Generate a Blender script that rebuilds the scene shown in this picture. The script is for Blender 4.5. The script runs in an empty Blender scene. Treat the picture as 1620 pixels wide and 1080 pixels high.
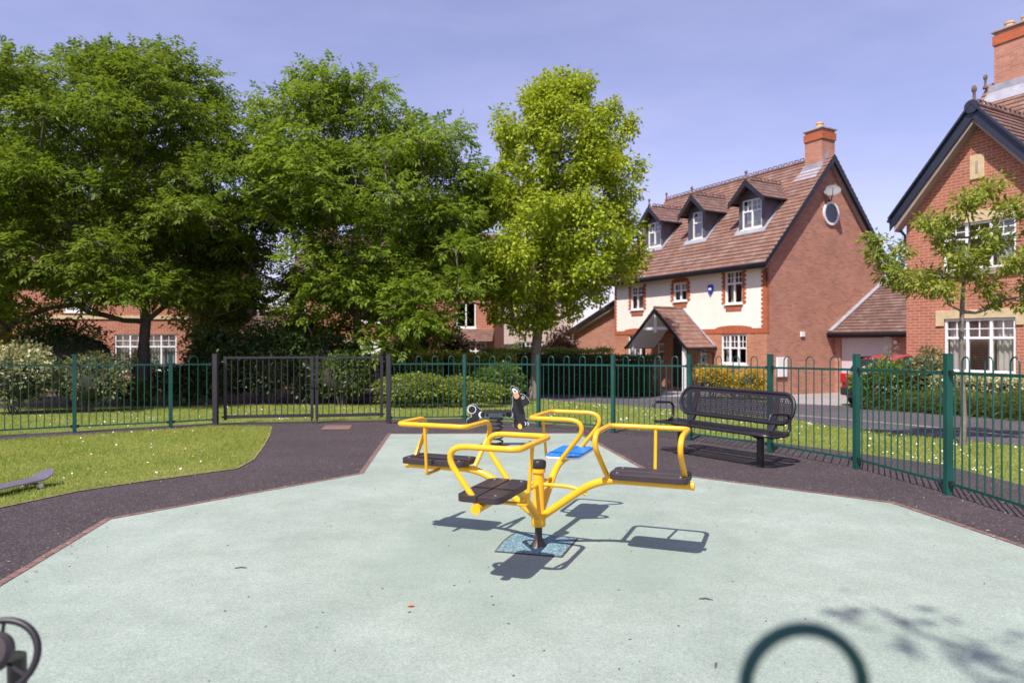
import bpy, bmesh, math, random
import numpy as np
from mathutils import Vector, Matrix
R = math.radians
random.seed(7); rng = np.random.default_rng(7)
scene = bpy.context.scene
COL = scene.collection

# ------------------------------------------------------------------ camera, sky, sun, exposure
F = 1050.0; H = 1.35; SL = 22.0 / F            # focal length in px of the 1620 px frame, eye height, fall of the ground
cam_d = bpy.data.cameras.new('camera'); cam = bpy.data.objects.new('camera', cam_d); COL.objects.link(cam)
cam.location = (0, 0, H); cam.rotation_euler = (R(90), 0, 0)
cam_d.sensor_width = 36; cam_d.lens = F / 1620 * 36
cam_d.clip_start = 0.05; cam_d.clip_end = 3000
cam_d.dof.use_dof = True; cam_d.dof.focus_distance = 5.2; cam_d.dof.aperture_fstop = 2.1
scene.camera = cam

SUN = Vector((-0.166, -0.305, 0.51)).normalized()       # towards the sun
elev = math.asin(SUN.z); azim = math.atan2(SUN.x, SUN.y)
world = bpy.data.worlds.new('World'); scene.world = world; world.use_nodes = True
wt = world.node_tree; wt.nodes.clear()
wo = wt.nodes.new('ShaderNodeOutputWorld'); wb = wt.nodes.new('ShaderNodeBackground')
sky = wt.nodes.new('ShaderNodeTexSky'); sky.sky_type = 'NISHITA'; sky.sun_disc = False
sky.sun_elevation = elev; sky.sun_rotation = azim
sky.air_density = 1.0; sky.dust_density = 0.7; sky.ozone_density = 2.0; sky.altitude = 50
tint = wt.nodes.new('ShaderNodeMix'); tint.data_type = 'RGBA'; tint.blend_type = 'MULTIPLY'
tint.inputs[0].default_value = 1.0; tint.inputs[7].default_value = (1.30, 1.00, 1.20, 1)
# thin high cloud in the sky itself
tc = wt.nodes.new('ShaderNodeTexCoord'); mp = wt.nodes.new('ShaderNodeMapping')
mp.inputs['Scale'].default_value = (1.2, 2.2, 5.0); mp.inputs['Rotation'].default_value = (0.2, 0.3, 0.5)
nz = wt.nodes.new('ShaderNodeTexNoise'); nz.inputs['Scale'].default_value = 1.6; nz.inputs['Detail'].default_value = 7; nz.inputs['Roughness'].default_value = 0.62
rp = wt.nodes.new('ShaderNodeValToRGB'); rp.color_ramp.elements[0].position = 0.36; rp.color_ramp.elements[1].position = 0.80
rp.color_ramp.elements[0].color = (0.12, 0.12, 0.12, 1); rp.color_ramp.elements[1].color = (0.30, 0.30, 0.30, 1)
cl = wt.nodes.new('ShaderNodeMix'); cl.data_type = 'RGBA'; cl.inputs[7].default_value = (6.6, 6.4, 8.4, 1)
wt.links.new(tc.outputs['Generated'], mp.inputs[0]); wt.links.new(mp.outputs[0], nz.inputs['Vector']); wt.links.new(nz.outputs['Fac'], rp.inputs[0])
wt.links.new(sky.outputs[0], tint.inputs[6]); wt.links.new(tint.outputs[2], cl.inputs[6]); wt.links.new(rp.outputs[0], cl.inputs[0])
wt.links.new(cl.outputs[2], wb.inputs[0]); wt.links.new(wb.outputs[0], wo.inputs[0])
wb.inputs[1].default_value = 0.115
sun_d = bpy.data.lights.new('sun', 'SUN'); sun = bpy.data.objects.new('sun', sun_d); COL.objects.link(sun)
sun_d.energy = 5.0; sun_d.angle = R(0.5); sun_d.color = (1.0, 0.955, 0.88)
sun.rotation_euler = SUN.to_track_quat('Z', 'Y').to_euler(); sun.location = (-10, -18, 30)
scene.view_settings.view_transform = 'Standard'; scene.view_settings.look = 'None'
scene.view_settings.exposure = 0.42; scene.view_settings.gamma = 1.0
scene.cycles.max_bounces = 6; scene.cycles.transparent_max_bounces = 12
scene.cycles.use_denoising = True

# ------------------------------------------------------------------ geometry helpers
def gz(x, y):
    return -SL * min(max(y, -40), 70.0)
def G(u, v, z=0.0):
    """a measured point of the photograph brought down to the sloping ground (plus z)"""
    y = (H - z) * F / (v - 562.0); return ((u - 810) / F * y, y)
def at(u, y): return (u - 810) / F * y
def zat(v, y): return H + (540 - v) / F * y

class MB:
    def __init__(s): s.v = []; s.f = []; s.m = []; s.cur = 0; s.uv = {}
    def add(s, vs, fs):
        o = len(s.v); s.v += [tuple(p) for p in vs]; s.f += [tuple(i + o for i in f) for f in fs]; s.m += [s.cur] * len(fs); return s
    def poly(s, vs): return s.add(vs, [tuple(range(len(vs)))])
    def mbox(s, M, a0, a1, b0, b1, c0, c1):
        P = [M(a, b, c) for c in (c0, c1) for b in (b0, b1) for a in (a0, a1)]
        return s.add(P, [(0, 2, 3, 1), (4, 5, 7, 6), (0, 1, 5, 4), (2, 6, 7, 3), (0, 4, 6, 2), (1, 3, 7, 5)])
    def box(s, x0, x1, y0, y1, z0, z1): return s.mbox(lambda a, b, c: (a, b, c), x0, x1, y0, y1, z0, z1)
    def beam(s, p, q, w, h, up=(0, 0, 1)):
        p = Vector(p); q = Vector(q); d = (q - p).normalized(); up = Vector(up)
        sd = d.cross(up).normalized(); u2 = sd.cross(d)
        P = [e + sd * a * w / 2 + u2 * b * h / 2 for e in (p, q) for a, b in ((-1, -1), (1, -1), (1, 1), (-1, 1))]
        return s.add(P, [(0, 1, 2, 3), (7, 6, 5, 4), (0, 4, 5, 1), (1, 5, 6, 2), (2, 6, 7, 3), (3, 7, 4, 0)])
    def prism(s, pts, M, c0, c1):
        n = len(pts)
        P = [M(a, b, c0) for a, b in pts] + [M(a, b, c1) for a, b in pts]
        return s.add(P, [tuple(range(n - 1, -1, -1)), tuple(range(n, 2 * n))] + [(i, (i + 1) % n, n + (i + 1) % n, n + i) for i in range(n)])
    def tube(s, pts, r, seg=10, cap=True, closed=False):
        pts = [Vector(p) for p in pts]; n = len(pts)
        rs = r if isinstance(r, (list, tuple)) else [r] * n
        up = None; P = []
        for i in range(n):
            a = pts[i - 1] if (i or closed) else pts[i]; b = pts[(i + 1) % n] if (i < n - 1 or closed) else pts[i]
            t = (b - a).normalized()
            if up is None:
                up = Vector((0, 0, 1)) if abs(t.z) < 0.9 else Vector((1, 0, 0))
            sd = t.cross(up).normalized(); up = sd.cross(t).normalized()
            for k in range(seg):
                an = 2 * math.pi * k / seg
                P.append(pts[i] + (sd * math.cos(an) + up * math.sin(an)) * rs[i])
        fs = []
        for i in range(n if closed else n - 1):
            j = (i + 1) % n
            for k in range(seg):
                fs.append((i * seg + k, i * seg + (k + 1) % seg, j * seg + (k + 1) % seg, j * seg + k))
        if cap and not closed:
            fs.append(tuple(range(seg - 1, -1, -1))); fs.append(tuple(range((n - 1) * seg, n * seg)))
        return s.add(P, fs)
    def lathe(s, prof, seg=20, c=(0, 0, 0), M=None):
        P = []; n = len(prof)
        for r, z in prof:
            for k in range(seg):
                an = 2 * math.pi * k / seg; p = (c[0] + r * math.cos(an), c[1] + r * math.sin(an), c[2] + z)
                P.append(M(*p) if M else p)
        fs = [(i * seg + k, i * seg + (k + 1) % seg, (i + 1) * seg + (k + 1) % seg, (i + 1) * seg + k) for i in range(n - 1) for k in range(seg)]
        fs += [tuple(range(seg - 1, -1, -1)), tuple(range((n - 1) * seg, n * seg))]
        return s.add(P, fs)
    def build(s, name, mats, parent=None, smooth=False, bevel=0, recalc=True, subsurf=0):
        me = bpy.data.meshes.new(name); me.from_pydata(s.v, [], s.f)
        mats = mats if isinstance(mats, (list, tuple)) else [mats]
        for m in mats: me.materials.append(m)
        if len(mats) > 1: me.polygons.foreach_set('material_index', s.m)
        if recalc:
            bm = bmesh.new(); bm.from_mesh(me); bmesh.ops.recalc_face_normals(bm, faces=bm.faces); bm.to_mesh(me); bm.free()
        uv = me.uv_layers.new(name='UVMap').data
        for p in me.polygons:
            if p.index in s.uv:
                for li, q in zip(p.loop_indices, s.uv[p.index]): uv[li].uv = q
                continue
            nx, ny, nz_ = (abs(c) for c in p.normal)
            for li in p.loop_indices:
                c = me.vertices[me.loops[li].vertex_index].co
                uv[li].uv = (c.x, c.y) if nz_ > 0.75 else ((c.y, c.z) if nx > ny else (c.x, c.z))
        o = bpy.data.objects.new(name, me); COL.objects.link(o)
        if parent: o.parent = parent
        if smooth:
            me.polygons.foreach_set('use_smooth', [True] * len(me.polygons))
            if smooth != 'all': 
                try: me.set_sharp_from_angle(angle=R(40))
                except Exception: pass
        if bevel:
            b = o.modifiers.new('bevel', 'BEVEL'); b.width = bevel; b.segments = 2; b.limit_method = 'ANGLE'; b.angle_limit = R(40)
        if subsurf:
            b = o.modifiers.new('sub', 'SUBSURF'); b.levels = subsurf; b.render_levels = subsurf
        return o

def tag(o, label=None, cat=None, group=None, kind=None):
    if label: o['label'] = label
    if cat: o['category'] = cat
    if group: o['group'] = group
    if kind: o['kind'] = kind
    return o
def thing(name, label, cat, loc=(0, 0, 0), rz=0.0, group=None):
    o = bpy.data.objects.new(name, None); COL.objects.link(o); o.location = loc; o.rotation_euler = (0, 0, rz)
    o.empty_display_size = 0.2
    return tag(o, label, cat, group)
def round_path(pts, rad, n=5):
    """polyline with filleted corners"""
    pts = [Vector(p) for p in pts]; out = [pts[0]]
    for i in range(1, len(pts) - 1):
        a, b, c = pts[i - 1], pts[i], pts[i + 1]
        r = rad[i - 1] if isinstance(rad, (list, tuple)) else rad
        d1 = min(r, (a - b).length * 0.49); d2 = min(r, (c - b).length * 0.49)
        p = b + (a - b).normalized() * d1; q = b + (c - b).normalized() * d2
        for k in range(n + 1):
            t = k / n; out.append(p * (1 - t) ** 2 + b * 2 * t * (1 - t) + q * t * t)
    out.append(pts[-1]); return out

# ------------------------------------------------------------------ materials
def new_mat(name):
    m = bpy.data.materials.new(name); m.use_nodes = True; nt = m.node_tree
    b = nt.nodes['Principled BSDF']; return m, nt, b
def N(nt, t, **kw):
    n = nt.nodes.new('ShaderNode' + t)
    for k, v in kw.items(): setattr(n, k, v)
    return n
def ramp(nt, fac, stops):
    r = N(nt, 'ValToRGB'); e = r.color_ramp.elements
    while len(e) < len(stops): e.new(0.5)
    for el, (p, c) in zip(e, stops): el.position = p; el.color = (*c, 1)
    nt.links.new(fac, r.inputs[0]); return r.outputs[0]
def mixc(nt, fac, a, b, blend='MIX'):
    m = N(nt, 'Mix', data_type='RGBA', blend_type=blend)
    for i, x in ((0, fac), (6, a), (7, b)):
        if hasattr(x, 'links'): nt.links.new(x, m.inputs[i])
        else: m.inputs[i].default_value = x if i == 0 else (*x, 1)
    return m.outputs[2]
def noise(nt, scale, detail=4, vec=None, rough=0.5):
    n = N(nt, 'TexNoise'); n.inputs['Scale'].default_value = scale; n.inputs['Detail'].default_value = detail; n.inputs['Roughness'].default_value = rough
    if vec is not None: nt.links.new(vec, n.inputs['Vector'])
    return n.outputs['Fac']
def objvec(nt): return N(nt, 'TexCoord').outputs['Object']
def uvvec(nt): return N(nt, 'TexCoord').outputs['UV']
def bump(nt, b, h, strength=0.3, dist=0.01):
    bn = N(nt, 'Bump'); bn.inputs['Strength'].default_value = strength; bn.inputs['Distance'].default_value = dist
    nt.links.new(h, bn.inputs['Height']); nt.links.new(bn.outputs[0], b.inputs['Normal'])

def plain(name, col, rough=0.5, var=0.12, scale=6.0, metal=0.0, coat=0.0, spec=0.5, fine=0.0):
    m, nt, b = new_mat(name); v = objvec(nt)
    n = noise(nt, scale, 5, v)
    lo = tuple(c * (1 - var) for c in col); hi = tuple(min(1, c * (1 + var)) for c in col)
    c = ramp(nt, n, [(0.3, lo), (0.7, hi)])
    if fine:
        c = mixc(nt, noise(nt, 90, 2, v), c, tuple(x * (1 - fine) for x in col))
    nt.links.new(c, b.inputs['Base Color'])
    rr = N(nt, 'MapRange'); rr.inputs['To Min'].default_value = max(0, rough - 0.1); rr.inputs['To Max'].default_value = min(1, rough + 0.12)
    nt.links.new(noise(nt, scale * 4, 3, v), rr.inputs[0]); nt.links.new(rr.outputs[0], b.inputs['Roughness'])
    b.inputs['Metallic'].default_value = metal; b.inputs['Coat Weight'].default_value = coat; b.inputs['Specular IOR Level'].default_value = spec
    return m

def brick(name, c1, c2, c3, mortar, bw=0.225, rh=0.075, ms=0.010, soldier=False):
    m, nt, b = new_mat(name); v = uvvec(nt)
    t = N(nt, 'TexBrick'); t.inputs['Scale'].default_value = 1
    t.inputs['Brick Width'].default_value = bw; t.inputs['Row Height'].default_value = rh; t.inputs['Mortar Size'].default_value = ms
    t.inputs['Mortar Smooth'].default_value = 0.2; t.inputs['Bias'].default_value = -0.1
    if soldier: t.offset = 0.0
    t.inputs['Color1'].default_value = (*c1, 1); t.inputs['Color2'].default_value = (*c2, 1); t.inputs['Mortar'].default_value = (*mortar, 1)
    nt.links.new(v, t.inputs['Vector'])
    # second, coarser draw of darker bricks
    t2 = N(nt, 'TexBrick'); t2.inputs['Scale'].default_value = 1; t2.inputs['Brick Width'].default_value = bw; t2.inputs['Row Height'].default_value = rh
    t2.inputs['Mortar Size'].default_value = 0; t2.inputs['Bias'].default_value = -0.55
    t2.inputs['Color1'].default_value = (0, 0, 0, 1); t2.inputs['Color2'].default_value = (1, 1, 1, 1); t2.inputs['Mortar'].default_value = (0, 0, 0, 1)
    mp_ = N(nt, 'Mapping'); mp_.inputs['Location'].default_value = (bw * 14, rh * 22, 0); nt.links.new(v, mp_.inputs[0]); nt.links.new(mp_.outputs[0], t2.inputs['Vector'])
    c = mixc(nt, t2.outputs['Color'], t.outputs['Color'], c3)
    c = mixc(nt, t.outputs['Fac'], c, mortar)
    c = mixc(nt, 0.35, c, ramp(nt, noise(nt, 1.3, 5, v), [(0.3, (0.55, 0.55, 0.55)), (0.7, (1, 1, 1))]), 'MULTIPLY')
    c = mixc(nt, 0.30, c, ramp(nt, noise(nt, 45, 2, v), [(0.3, (0.5, 0.5, 0.5)), (0.7, (1, 1, 1))]), 'MULTIPLY')
    nt.links.new(c, b.inputs['Base Color']); b.inputs['Roughness'].default_value = 0.9; b.inputs['Specular IOR Level'].default_value = 0.2
    inv = N(nt, 'Invert'); nt.links.new(t.outputs['Fac'], inv.inputs[1]); bump(nt, b, inv.outputs[0], 0.5, 0.006)
    return m
def tiles(name, c1, c2, c3, rh):
    m = brick(name, c1, c2, c3, tuple(x * 0.45 for x in c1), bw=0.26, rh=rh, ms=0.006)
    nt = m.node_tree; b = nt.nodes['Principled BSDF']; v = uvvec(nt)
    src = b.inputs['Base Color'].links[0].from_socket
    c = mixc(nt, ramp(nt, noise(nt, 2.2, 6, v, 0.65), [(0.5, (0, 0, 0)), (0.72, (0.55, 0.55, 0.55))]), src, (0.33, 0.29, 0.26))
    nt.links.new(c, b.inputs['Base Color'])
    b.inputs['Roughness'].default_value = 0.8
    return m

def leafmat(name, dark, mid, light, trans=0.35, tcol=None, rough=0.45, spec=0.35):
    m, nt, b = new_mat(name); out = nt.nodes['Material Output']
    g = N(nt, 'NewGeometry')
    c = ramp(nt, g.outputs['Random Per Island'], [(0.0, dark), (0.5, mid), (0.93, light)])
    big = noise(nt, 0.9, 3, objvec(nt))
    c = mixc(nt, ramp(nt, big, [(0.42, (0, 0, 0)), (0.62, (0.45, 0.45, 0.45))]), c, light)
    nt.links.new(c, b.inputs['Base Color']); b.inputs['Roughness'].default_value = rough; b.inputs['Specular IOR Level'].default_value = spec
    tr = N(nt, 'BsdfTranslucent')
    tc_ = tcol or tuple(min(1, x * 1.5) for x in light)
    nt.links.new(mixc(nt, 0.55, c, tc_), tr.inputs[0])
    mx = N(nt, 'MixShader'); mx.inputs[0].default_value = trans
    nt.links.new(b.outputs[0], mx.inputs[1]); nt.links.new(tr.outputs[0], mx.inputs[2]); nt.links.new(mx.outputs[0], out.inputs[0])
    return m

def speckle(name, cols, scale, rough=0.9, patch=None, grain=None):
    """granulate: every voronoi cell picks one of the colours"""
    m, nt, b = new_mat(name); v = objvec(nt)
    vo = N(nt, 'TexVoronoi'); vo.inputs['Scale'].default_value = scale; nt.links.new(v, vo.inputs['Vector'])
    sp = N(nt, 'SeparateColor'); nt.links.new(vo.outputs['Color'], sp.inputs[0])
    c = ramp(nt, sp.outputs[0], cols); c.node.color_ramp.interpolation = 'CONSTANT'
    for sc, lo, hi, amt in (patch or []):
        c = mixc(nt, amt, c, ramp(nt, noise(nt, sc, 6, v, 0.6), [(0.35, lo), (0.65, hi)]), 'MULTIPLY')
    nt.links.new(c, b.inputs['Base Color']); b.inputs['Roughness'].default_value = rough; b.inputs['Specular IOR Level'].default_value = 0.25
    bump(nt, b, sp.outputs[1], 0.35, 0.003)
    return m, nt, b

M_rubber, nt_, b_ = speckle('mint_rubber', [(0, (0.2658, 0.3246, 0.282)), (0.12, (0.3272, 0.3833, 0.3307)), (0.40, (0.3574, 0.4091, 0.3563)), (0.74, (0.4084, 0.4488, 0.3901)), (0.95, (0.4648, 0.4834, 0.4198))], 170,
                  patch=[(0.6, (0.80, 0.83, 0.82), (1, 1, 1), 0.8), (1.7, (0.80, 0.82, 0.80), (1, 1, 1), 0.7), (5.5, (0.86, 0.87, 0.86), (1, 1, 1), 0.6), (35, (0.75, 0.75, 0.75), (1, 1, 1), 0.35)])
# worn greenish ring where feet have pushed the roundabout
src = b_.inputs['Base Color'].links[0].from_socket; v_ = objvec(nt_)
vm = N(nt_, 'VectorMath', operation='DISTANCE'); vm.inputs[1].default_value = (0.19, 4.68, -0.09); nt_.links.new(v_, vm.inputs[0])
ad = N(nt_, 'Math', operation='MULTIPLY_ADD'); nt_.links.new(noise(nt_, 1.6, 4, v_), ad.inputs[0]); ad.inputs[1].default_value = 0.9; nt_.links.new(vm.outputs['Value'], ad.inputs[2])
dv = N(nt_, 'Math', operation='DIVIDE'); nt_.links.new(ad.outputs[0], dv.inputs[0]); dv.inputs[1].default_value = 3.0
c_ = mixc(nt_, ramp(nt_, dv.outputs[0], [(0.20, (0.12, 0.12, 0.12)), (0.36, (0.50, 0.50, 0.50)), (0.62, (0.0, 0.0, 0.0))]), src, (0.22, 0.28, 0.235))
nt_.links.new(c_, b_.inputs['Base Color'])

M_tarmac = speckle('purple_tarmac', [(0, (0.04137, 0.03275, 0.03699)), (0.35, (0.06435, 0.05009, 0.05363)), (0.75, (0.09652, 0.07706, 0.07952)), (0.955, (0.2023, 0.1637, 0.1572))], 110,
                   patch=[(0.8, (0.75, 0.75, 0.75), (1.0, 1.0, 1.0), 0.8), (6, (0.8, 0.8, 0.8), (1, 1, 1), 0.5)])[0]
M_road = speckle('grey_asphalt', [(0, (0.075, 0.063, 0.072)), (0.4, (0.11, 0.094, 0.102)), (0.85, (0.16, 0.14, 0.15))], 70,
                 patch=[(0.5, (0.75, 0.75, 0.75), (1, 1, 1), 0.8), (3, (0.85, 0.85, 0.85), (1, 1, 1), 0.6)])[0]
M_drive = speckle('pale_paving', [(0, (0.27, 0.24, 0.235)), (0.5, (0.33, 0.30, 0.29)), (0.85, (0.40, 0.36, 0.35))], 40, patch=[(1.2, (0.8, 0.8, 0.8), (1, 1, 1), 0.7)])[0]
M_kerb = plain('concrete_kerb', (0.36, 0.33, 0.32), 0.9, 0.2, 5)
M_edge = brick('edging_brick', (0.27, 0.15, 0.125), (0.21, 0.125, 0.11), (0.15, 0.09, 0.085), (0.10, 0.08, 0.07), bw=0.2, rh=0.1, ms=0.006)
M_patch = speckle('blue_rubber', [(0, (0.10, 0.17, 0.20)), (0.35, (0.15, 0.27, 0.32)), (0.7, (0.24, 0.38, 0.43)), (0.93, (0.38, 0.48, 0.50))], 120,
                  patch=[(3, (0.6, 0.6, 0.6), (1, 1, 1), 0.8)])[0]
M_dry = plain('dry_turf', (0.225, 0.1725, 0.081), 0.95, 0.5, 30)
M_soil = plain('dark_soil', (0.06, 0.045, 0.03), 0.95, 0.5, 20)
def grassbase():
    m, nt, b = new_mat('lawn_soil'); v = objvec(nt)
    c = ramp(nt, noise(nt, 1.1, 6, v, 0.6), [(0.3, (0.120, 0.160, 0.035)), (0.55, (0.185, 0.220, 0.055)), (0.75, (0.250, 0.250, 0.090))])
    c = mixc(nt, 0.6, c, ramp(nt, noise(nt, 60, 3, v), [(0.3, (0.45, 0.45, 0.45)), (0.7, (1, 1, 1))]), 'MULTIPLY')
    nt.links.new(c, b.inputs['Base Color']); b.inputs['Roughness'].default_value = 0.95; b.inputs['Specular IOR Level'].default_value = 0.1
    return m
M_ground = grassbase()
M_blade = leafmat('grass_blade', (0.1518, 0.2069, 0.02567), (0.253, 0.3072, 0.03993), (0.4175, 0.4013, 0.09982), 0.35, (0.506, 0.5518, 0.08556), 0.6, 0.2)
M_daisy = plain('daisy_petal', (0.85, 0.85, 0.82), 0.7, 0.05)
M_green = plain('green_fence_paint', (0.0072, 0.0714, 0.05576), 0.42, 0.18, 3, spec=0.5)
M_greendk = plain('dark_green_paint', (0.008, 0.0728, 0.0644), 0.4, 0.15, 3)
M_gate = plain('dark_gate_paint', (0.0275, 0.0253, 0.033), 0.45, 0.2, 3)
M_yellow = plain('yellow_powder_coat', (0.83, 0.42, 0.010), 0.30, 0.05, 4, spec=0.5, coat=0.2)
M_plastic = plain('brown_black_plastic', (0.040, 0.029, 0.032), 0.5, 0.2, 8, fine=0.25)
M_black = plain('black_rubber', (0.018, 0.016, 0.018), 0.35, 0.2, 6)
M_spindle = plain('worn_steel', (0.075, 0.055, 0.045), 0.5, 0.4, 12, metal=0.4)
M_bolt = plain('bolt_steel', (0.5, 0.48, 0.45), 0.35, 0.15, 20, metal=0.9)
M_blue = plain('blue_plastic', (0.012, 0.19, 0.66), 0.4, 0.06, 6)
M_white = plain('white_plastic', (0.80, 0.80, 0.80), 0.35, 0.04, 4)
M_bench = plain('navy_bench_coat', (0.01584, 0.0132, 0.0176), 0.40, 0.15, 5)
M_panelblk = plain('black_panel', (0.01375, 0.0132, 0.0165), 0.45, 0.15, 8)
M_dryeye = plain('pale_eye', (0.50, 0.47, 0.38), 0.5, 0.05)
M_tan = plain('tan_peg', (0.55, 0.30, 0.14), 0.5, 0.1)
M_pegyel = plain('yellow_peg', (0.80, 0.50, 0.06), 0.4, 0.08)
M_greyp = plain('grey_bracket', (0.28, 0.30, 0.31), 0.5, 0.15)
M_grip = plain('violet_grip', (0.1013, 0.08625, 0.1237), 0.85, 0.15, 30)
M_ply = plain('ply_edge', (0.32, 0.24, 0.17), 0.7, 0.15)
M_render = plain('cream_render', (0.84, 0.76, 0.68), 0.9, 0.05, 1.5, spec=0.2)
M_pinkr = plain('pink_render', (0.52, 0.40, 0.36), 0.9, 0.06, 1.5)
M_brickA = brick('rustic_brick', (0.5595, 0.2492, 0.171), (0.4401, 0.1909, 0.1336), (0.2665, 0.1214, 0.09641), (0.4797, 0.3131, 0.2393), ms=0.008)
M_brickF = brick('front_brick', (0.5804, 0.2421, 0.1421), (0.4692, 0.1858, 0.1066), (0.321, 0.1295, 0.08118), (0.4692, 0.3152, 0.2131), ms=0.008)
M_brickB = brick('red_brick', (0.4927, 0.1697, 0.1025), (0.4223, 0.139, 0.08786), (0.2816, 0.08743, 0.06344), (0.5514, 0.3396, 0.244), ms=0.010)
M_quoin = brick('orange_brick', (0.550, 0.143, 0.061), (0.484, 0.116, 0.050), (0.385, 0.094, 0.050), (0.363, 0.176, 0.110), ms=0.007)
M_sold = brick('orange_soldier', (0.550, 0.143, 0.061), (0.484, 0.116, 0.050), (0.385, 0.094, 0.050), (0.330, 0.165, 0.110), bw=0.075, rh=0.225, ms=0.007, soldier=True)
M_tileA = tiles('brown_tiles', (0.2879, 0.152, 0.1135), (0.2255, 0.1219, 0.09539), (0.1391, 0.0855, 0.07265), 0.19)
M_tileB = tiles('dark_tiles', (0.2159, 0.1193, 0.0995), (0.1655, 0.09692, 0.08302), (0.1104, 0.07207, 0.06501), 0.19)
M_lead = plain('lead_flashing', (0.33, 0.33, 0.37), 0.6, 0.18, 4, metal=0.2)
M_leadd = plain('lead_cheek', (0.085, 0.080, 0.105), 0.55, 0.25, 3)
M_fascia = plain('black_fascia', (0.014, 0.014, 0.020), 0.35, 0.2, 3)
M_barge = plain('blue_black_barge', (0.022, 0.026, 0.045), 0.35, 0.15, 3)
M_soffit = plain('taupe_soffit', (0.30, 0.235, 0.215), 0.8, 0.1)
M_frame = plain('white_frame', (0.80, 0.79, 0.79), 0.35, 0.03, 3)
M_stone = plain('sandstone', (0.55, 0.42, 0.25), 0.9, 0.12, 7)
M_sillst = plain('weathered_sill', (0.30, 0.24, 0.20), 0.9, 0.25, 7)
M_curtain = plain('net_curtain', (0.62, 0.56, 0.50), 0.9, 0.08, 3)
M_blind = plain('grey_blind', (0.45, 0.43, 0.42), 0.8, 0.08, 3)
M_door = plain('dark_door', (0.028, 0.026, 0.036), 0.4, 0.15)
M_gdoor = plain('pale_garage_door', (0.58, 0.52, 0.545), 0.45, 0.05, 2)
M_pot = plain('clay_pot', (0.60, 0.37, 0.20), 0.85, 0.12)
M_slab = plain('chimney_slab', (0.30, 0.27, 0.26), 0.9, 0.2)
M_blue2 = plain('alarm_blue', (0.02, 0.05, 0.45), 0.4, 0.05)
M_dish = plain('dish_grey', (0.162, 0.1552, 0.1665), 0.6, 0.1)
M_red = plain('red_car_paint', (0.38, 0.012, 0.020), 0.25, 0.05, 2, coat=0.8)
M_silver = plain('silver_car_paint', (0.55, 0.55, 0.58), 0.28, 0.05, 2, metal=0.5, coat=0.7)
M_tyre = plain('tyre', (0.02, 0.02, 0.02), 0.8, 0.2)
M_lamp = plain('tail_lamp', (0.45, 0.02, 0.03), 0.2, 0.1)
M_cglass = plain('car_glass', (0.02, 0.022, 0.028), 0.06, 0.1, spec=0.8)
M_bin = plain('blue_bin', (0.015, 0.09, 0.42), 0.5, 0.1)
M_bark = plain('ash_bark', (0.135, 0.110, 0.090), 0.9, 0.45, 9, fine=0.5)
M_barkL = plain('pale_bark', (0.23, 0.185, 0.15), 0.9, 0.4, 12, fine=0.45)
M_barkS = plain('sapling_bark', (0.24, 0.195, 0.16), 0.85, 0.4, 14, fine=0.5)
def glassmat():
    m, nt, b = new_mat('window_glass'); out = nt.nodes['Material Output']
    tr = N(nt, 'BsdfTransparent'); tr.inputs[0].default_value = (0.86, 0.88, 0.89, 1); gl = N(nt, 'BsdfGlossy'); gl.inputs['Roughness'].default_value = 0.03
    lw = N(nt, 'LayerWeight'); lw.inputs[0].default_value = 0.35; fr = N(nt, 'MapRange'); fr.inputs['To Min'].default_value = 0.07; fr.inputs['To Max'].default_value = 0.75; nt.links.new(lw.outputs['Facing'], fr.inputs[0]); mx = N(nt, 'MixShader')
    nt.links.new(fr.outputs[0], mx.inputs[0]); nt.links.new(tr.outputs[0], mx.inputs[1]); nt.links.new(gl.outputs[0], mx.inputs[2]); nt.links.new(mx.outputs[0], out.inputs[0])
    return m
M_glass = glassmat()
L_ash = leafmat('ash_leaf', (0.03906, 0.06989, 0.00756), (0.08072, 0.1317, 0.0126), (0.1953, 0.2486, 0.02772), 0.44, (0.2864, 0.4032, 0.0252), 0.6, 0.2)
L_ash2 = leafmat('ash_leaf_bright', (0.0504, 0.09187, 0.00882), (0.1071, 0.1786, 0.01512), (0.2457, 0.319, 0.03528), 0.44, (0.3528, 0.4849, 0.0378), 0.6, 0.2)
L_maple = leafmat('maple_leaf', (0.1375, 0.2112, 0.0096), (0.25, 0.3456, 0.0168), (0.45, 0.4992, 0.048), 0.36, (0.6, 0.6656, 0.036), 0.6, 0.2)
L_sap = leafmat('sapling_leaf', (0.08064, 0.1442, 0.0154), (0.168, 0.2505, 0.0264), (0.3494, 0.334, 0.066), 0.34, (0.4838, 0.5768, 0.044), 0.6, 0.2)
L_dark = leafmat('dark_evergreen', (0.015, 0.03, 0.009), (0.03, 0.057, 0.015), (0.0675, 0.105, 0.024), 0.2)
L_mid = leafmat('mid_green', (0.0435, 0.09, 0.0144), (0.087, 0.1575, 0.024), (0.174, 0.2475, 0.042), 0.3)
L_lime = leafmat('lime_green', (0.09375, 0.1438, 0.0175), (0.1625, 0.225, 0.0275), (0.3, 0.325, 0.05), 0.35)
L_varieg = leafmat('variegated', (0.065, 0.090, 0.026), (0.29, 0.30, 0.11), (0.62, 0.58, 0.32), 0.25, (0.6, 0.58, 0.25))
L_olive = leafmat('olive_leaf', (0.045, 0.062, 0.018), (0.10, 0.12, 0.035), (0.30, 0.30, 0.13), 0.3)
L_gold = leafmat('golden', (0.20, 0.17, 0.010), (0.45, 0.31, 0.015), (0.65, 0.42, 0.02), 0.3, (0.7, 0.5, 0.03))
L_red = leafmat('photinia', (0.06, 0.05, 0.02), (0.20, 0.09, 0.045), (0.36, 0.18, 0.09), 0.3)
L_grassy = leafmat('lavender_green', (0.045, 0.075, 0.018), (0.085, 0.125, 0.030), (0.15, 0.19, 0.05), 0.3)
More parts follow.
